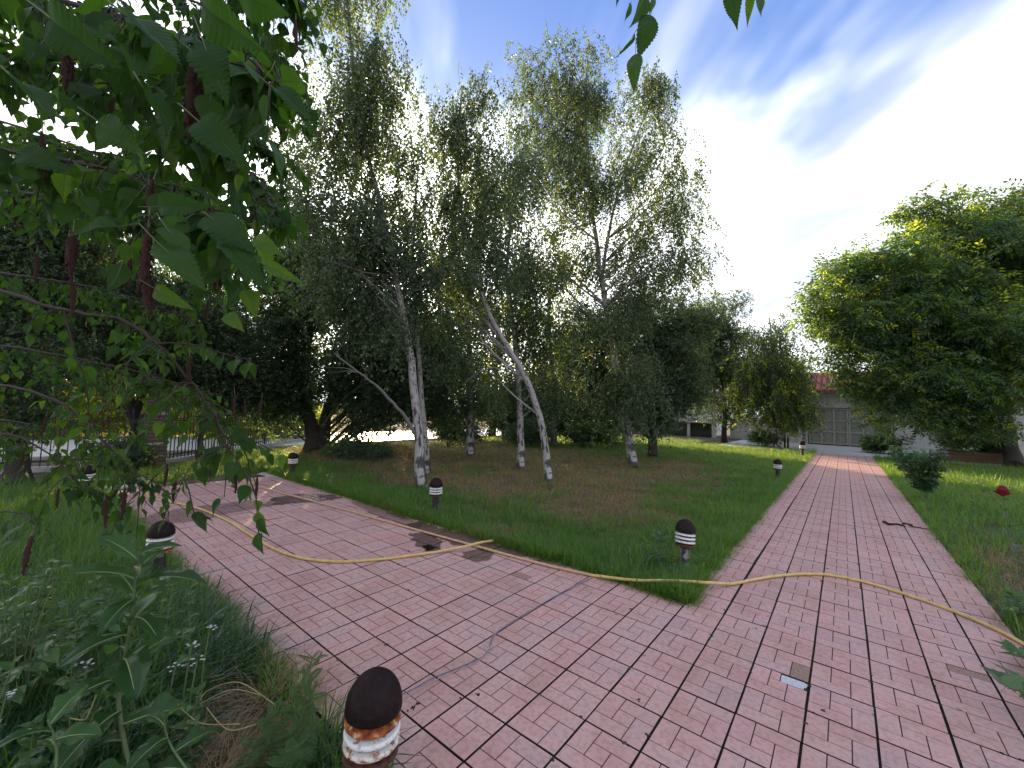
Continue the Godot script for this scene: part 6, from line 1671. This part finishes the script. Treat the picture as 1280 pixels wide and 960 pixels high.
	# roses on the right
	rose_bush("dark rose bush with a few pink blooms right of the path", Vector3(1.291, 0.000, -11.913), 1.05, 0.65, 480, rose_leaf, [[Vector3(1.362, 0.718, -12.300), M.petal_pink], [Vector3(1.226, 0.490, -12.078), M.petal_white], [Vector3(1.444, 0.991, -12.346), M.petal_pink], [Vector3(1.168, 0.929, -12.642), M.petal_pink]])
	rose_bush("second rose bush farther along, next to the farthest right bollard", Vector3(1.472, 0.000, -16.096), 0.9, 0.6, 340, rose_leaf, [[Vector3(1.545, 0.579, -17.502), M.petal_pink], [Vector3(1.737, 0.709, -17.648), M.petal_pink]])
	rose_bush("dark leafed rose bush by the gates end of the border", Vector3(1.683, 0.000, -22.826), 1.1, 0.7, 300, rose_leaf, [])
	var red := Vector3(1.196, 0.000, -5.659)
	var rt := weed("rose", "single dark red rose on a long stem at the right edge", "rose", "", smooth([red, Vector3(1.157, 0.442, -5.691), Vector3(1.113, 0.793, -5.627), Vector3(1.088, 1.011, -5.590)], 4), rose_leaf, 15, 0.085, 0.007, 0.05, 0.15)
	var bl := Shape.new()
	bl.lathe([[0.0, -0.03], [0.022, -0.026], [0.040, -0.008], [0.044, 0.010], [0.036, 0.026], [0.018, 0.034], [0.0, 0.030]], 14)
	for ring in 4:
		for k in 7 - ring:
			var a := TAU * k / (7 - ring) + ring * 0.6
			var d := Vector3(cos(a), 0.4 + 0.7 * ring, sin(a)).normalized()
			bl.leaf(Vector3(cos(a), 0, sin(a)) * (0.036 - 0.006 * ring) + Vector3(0, -0.02 + 0.01 * ring, 0), d, Vector3.UP + d * 0.3, 0.036 - ring * 0.003, 0.046, 0.35)
	var bloom := obj("bloom", [[bl, M.petal_red]], rt)
	bloom.position = Vector3(1.083, 1.046, -5.583) - rt.position
	bloom.scale = Vector3(0.8, 1.45, 0.8)
	weed("rose", "thin rose shoot without bloom left of the red rose", "rose", "", smooth([Vector3(1.452, 0.000, -9.086), Vector3(1.452, 0.000, -9.086) + Vector3(0.02, 0.3, 0), Vector3(1.452, 0.000, -9.086) + Vector3(0, 0.62, 0.03)], 4), rose_leaf, 13, 0.075, 0.005, 0.05, 0.15)
	weed("rose", "leafy rose shoot leaning in at the right edge below the red rose", "rose", "", smooth([Vector3(1.517, 0.000, -6.675), Vector3(1.457, 0.083, -6.740), Vector3(1.377, 0.326, -6.655), Vector3(1.399, 0.574, -6.654)], 4), rose_leaf, 15, 0.08, 0.006, 0.05, 0.15)
	weed("shoot", "leafy shoot reaching over the slabs at the bottom right edge", "plant", "", smooth([Vector3(1.203, 0.000, -4.683), Vector3(1.031, 0.058, -4.456), Vector3(0.932, 0.126, -4.305), Vector3(0.804, 0.185, -4.131)], 4), oval, 16, 0.17, 0.005, 0.1, 0.3)
	weed("shoot", "big-leaved shoot lying on the slabs in the bottom right corner", "plant", "", smooth([Vector3(0.977, 0.000, -3.945), Vector3(0.876, 0.120, -3.807), Vector3(0.772, 0.176, -3.653), Vector3(0.654, 0.222, -3.489)], 4), oval, 14, 0.18, 0.005, 0.1, 0.3)
	weed("shoot", "leafy shoot beside the hose at the right edge of the slabs", "plant", "", smooth([Vector3(1.116, 0.000, -5.511), Vector3(1.091, 0.154, -5.272), Vector3(1.027, 0.281, -5.210)], 4), oval, 16, 0.15, 0.004, 0.1, 0.2)

func many_herbs(fern: ArrayMesh) -> void:
	rng.seed = 6011
	var w := []
	for k in 900:
		var x := -1.75 - rng.randf() * 2.4
		var z := Z1 + 0.1 + rng.randf() * 1.3
		if Vector2(x + 2.42, z + 0.95).length() < 0.36 or Vector2(x + 1.95, z + 0.6).length() < 0.36:
			continue
		w.append(Transform3D(Basis(Vector3.UP, rf(0, TAU)).scaled(Vector3.ONE * rf(0.8, 2.0)), Vector3(x, ground_at(x, z), z)))
	tag(many("herbs", fern, w), "low dark feathery herbs covering the ground beside the slabs on the left", "herbs")

func rose_bush(label: String, at: Vector3, tall: float, wide: float, n: int, leaf_meshes: Array, blooms: Array) -> void:
	var b := on_ground(at)
	var t := thing("rose_bush", label, "rose bush", b, "rose bushes right of the path")
	var places := [[], [], []]
	for k in 9:
		var a := rf(0, TAU)
		var e := Vector3(cos(a) * wide * rf(0.2, 0.8), tall * rf(0.6, 1.0), sin(a) * wide * rf(0.2, 0.8))
		var tp := smooth([Vector3.ZERO, Vector3(e.x * 0.4, e.y * 0.55, e.z * 0.4), e], 4, 0.01)
		var s := Shape.new()
		s.tube(tp, taper(tp.size(), 0.008, 0.003), 5)
		obj("cane", [[s, M.stem]], t)
		for j in n / 5:
			var p: Vector3 = tp[rng.randi_range(3, tp.size() - 1)] + aim() * 0.09
			places[rng.randi() % 3].append(facing(p, Vector3(rf(-1, 1), rf(-0.5, 0.2), rf(-1, 1)), (Vector3.UP + aim() * 0.5).normalized(), rf(0.065, 0.115)))
	for k in 3:
		many("leaves", leaf_meshes[k], places[k], t)
	for e in blooms:
		var s := Shape.new()
		for ring in 3:
			for k in 6:
				var a := TAU * k / 6.0 + ring * 0.5
				var d := Vector3(cos(a), 0.2 + 0.5 * ring, sin(a)).normalized()
				s.leaf(Vector3.ZERO, d, Vector3.UP + d * 0.3, 0.055 - ring * 0.009, 0.05, 0.3)
		obj("bloom", [[s, e[1]]], t).position = e[0] - b

func _ready() -> void:
	rng.seed = 2024
	lumps.seed = 3
	lumps.frequency = 0.01
	materials()
	camera_sky_sun()
	ground()
	surroundings()
	trees()
	path_things()
	grass()
	plants()
	near_tree()
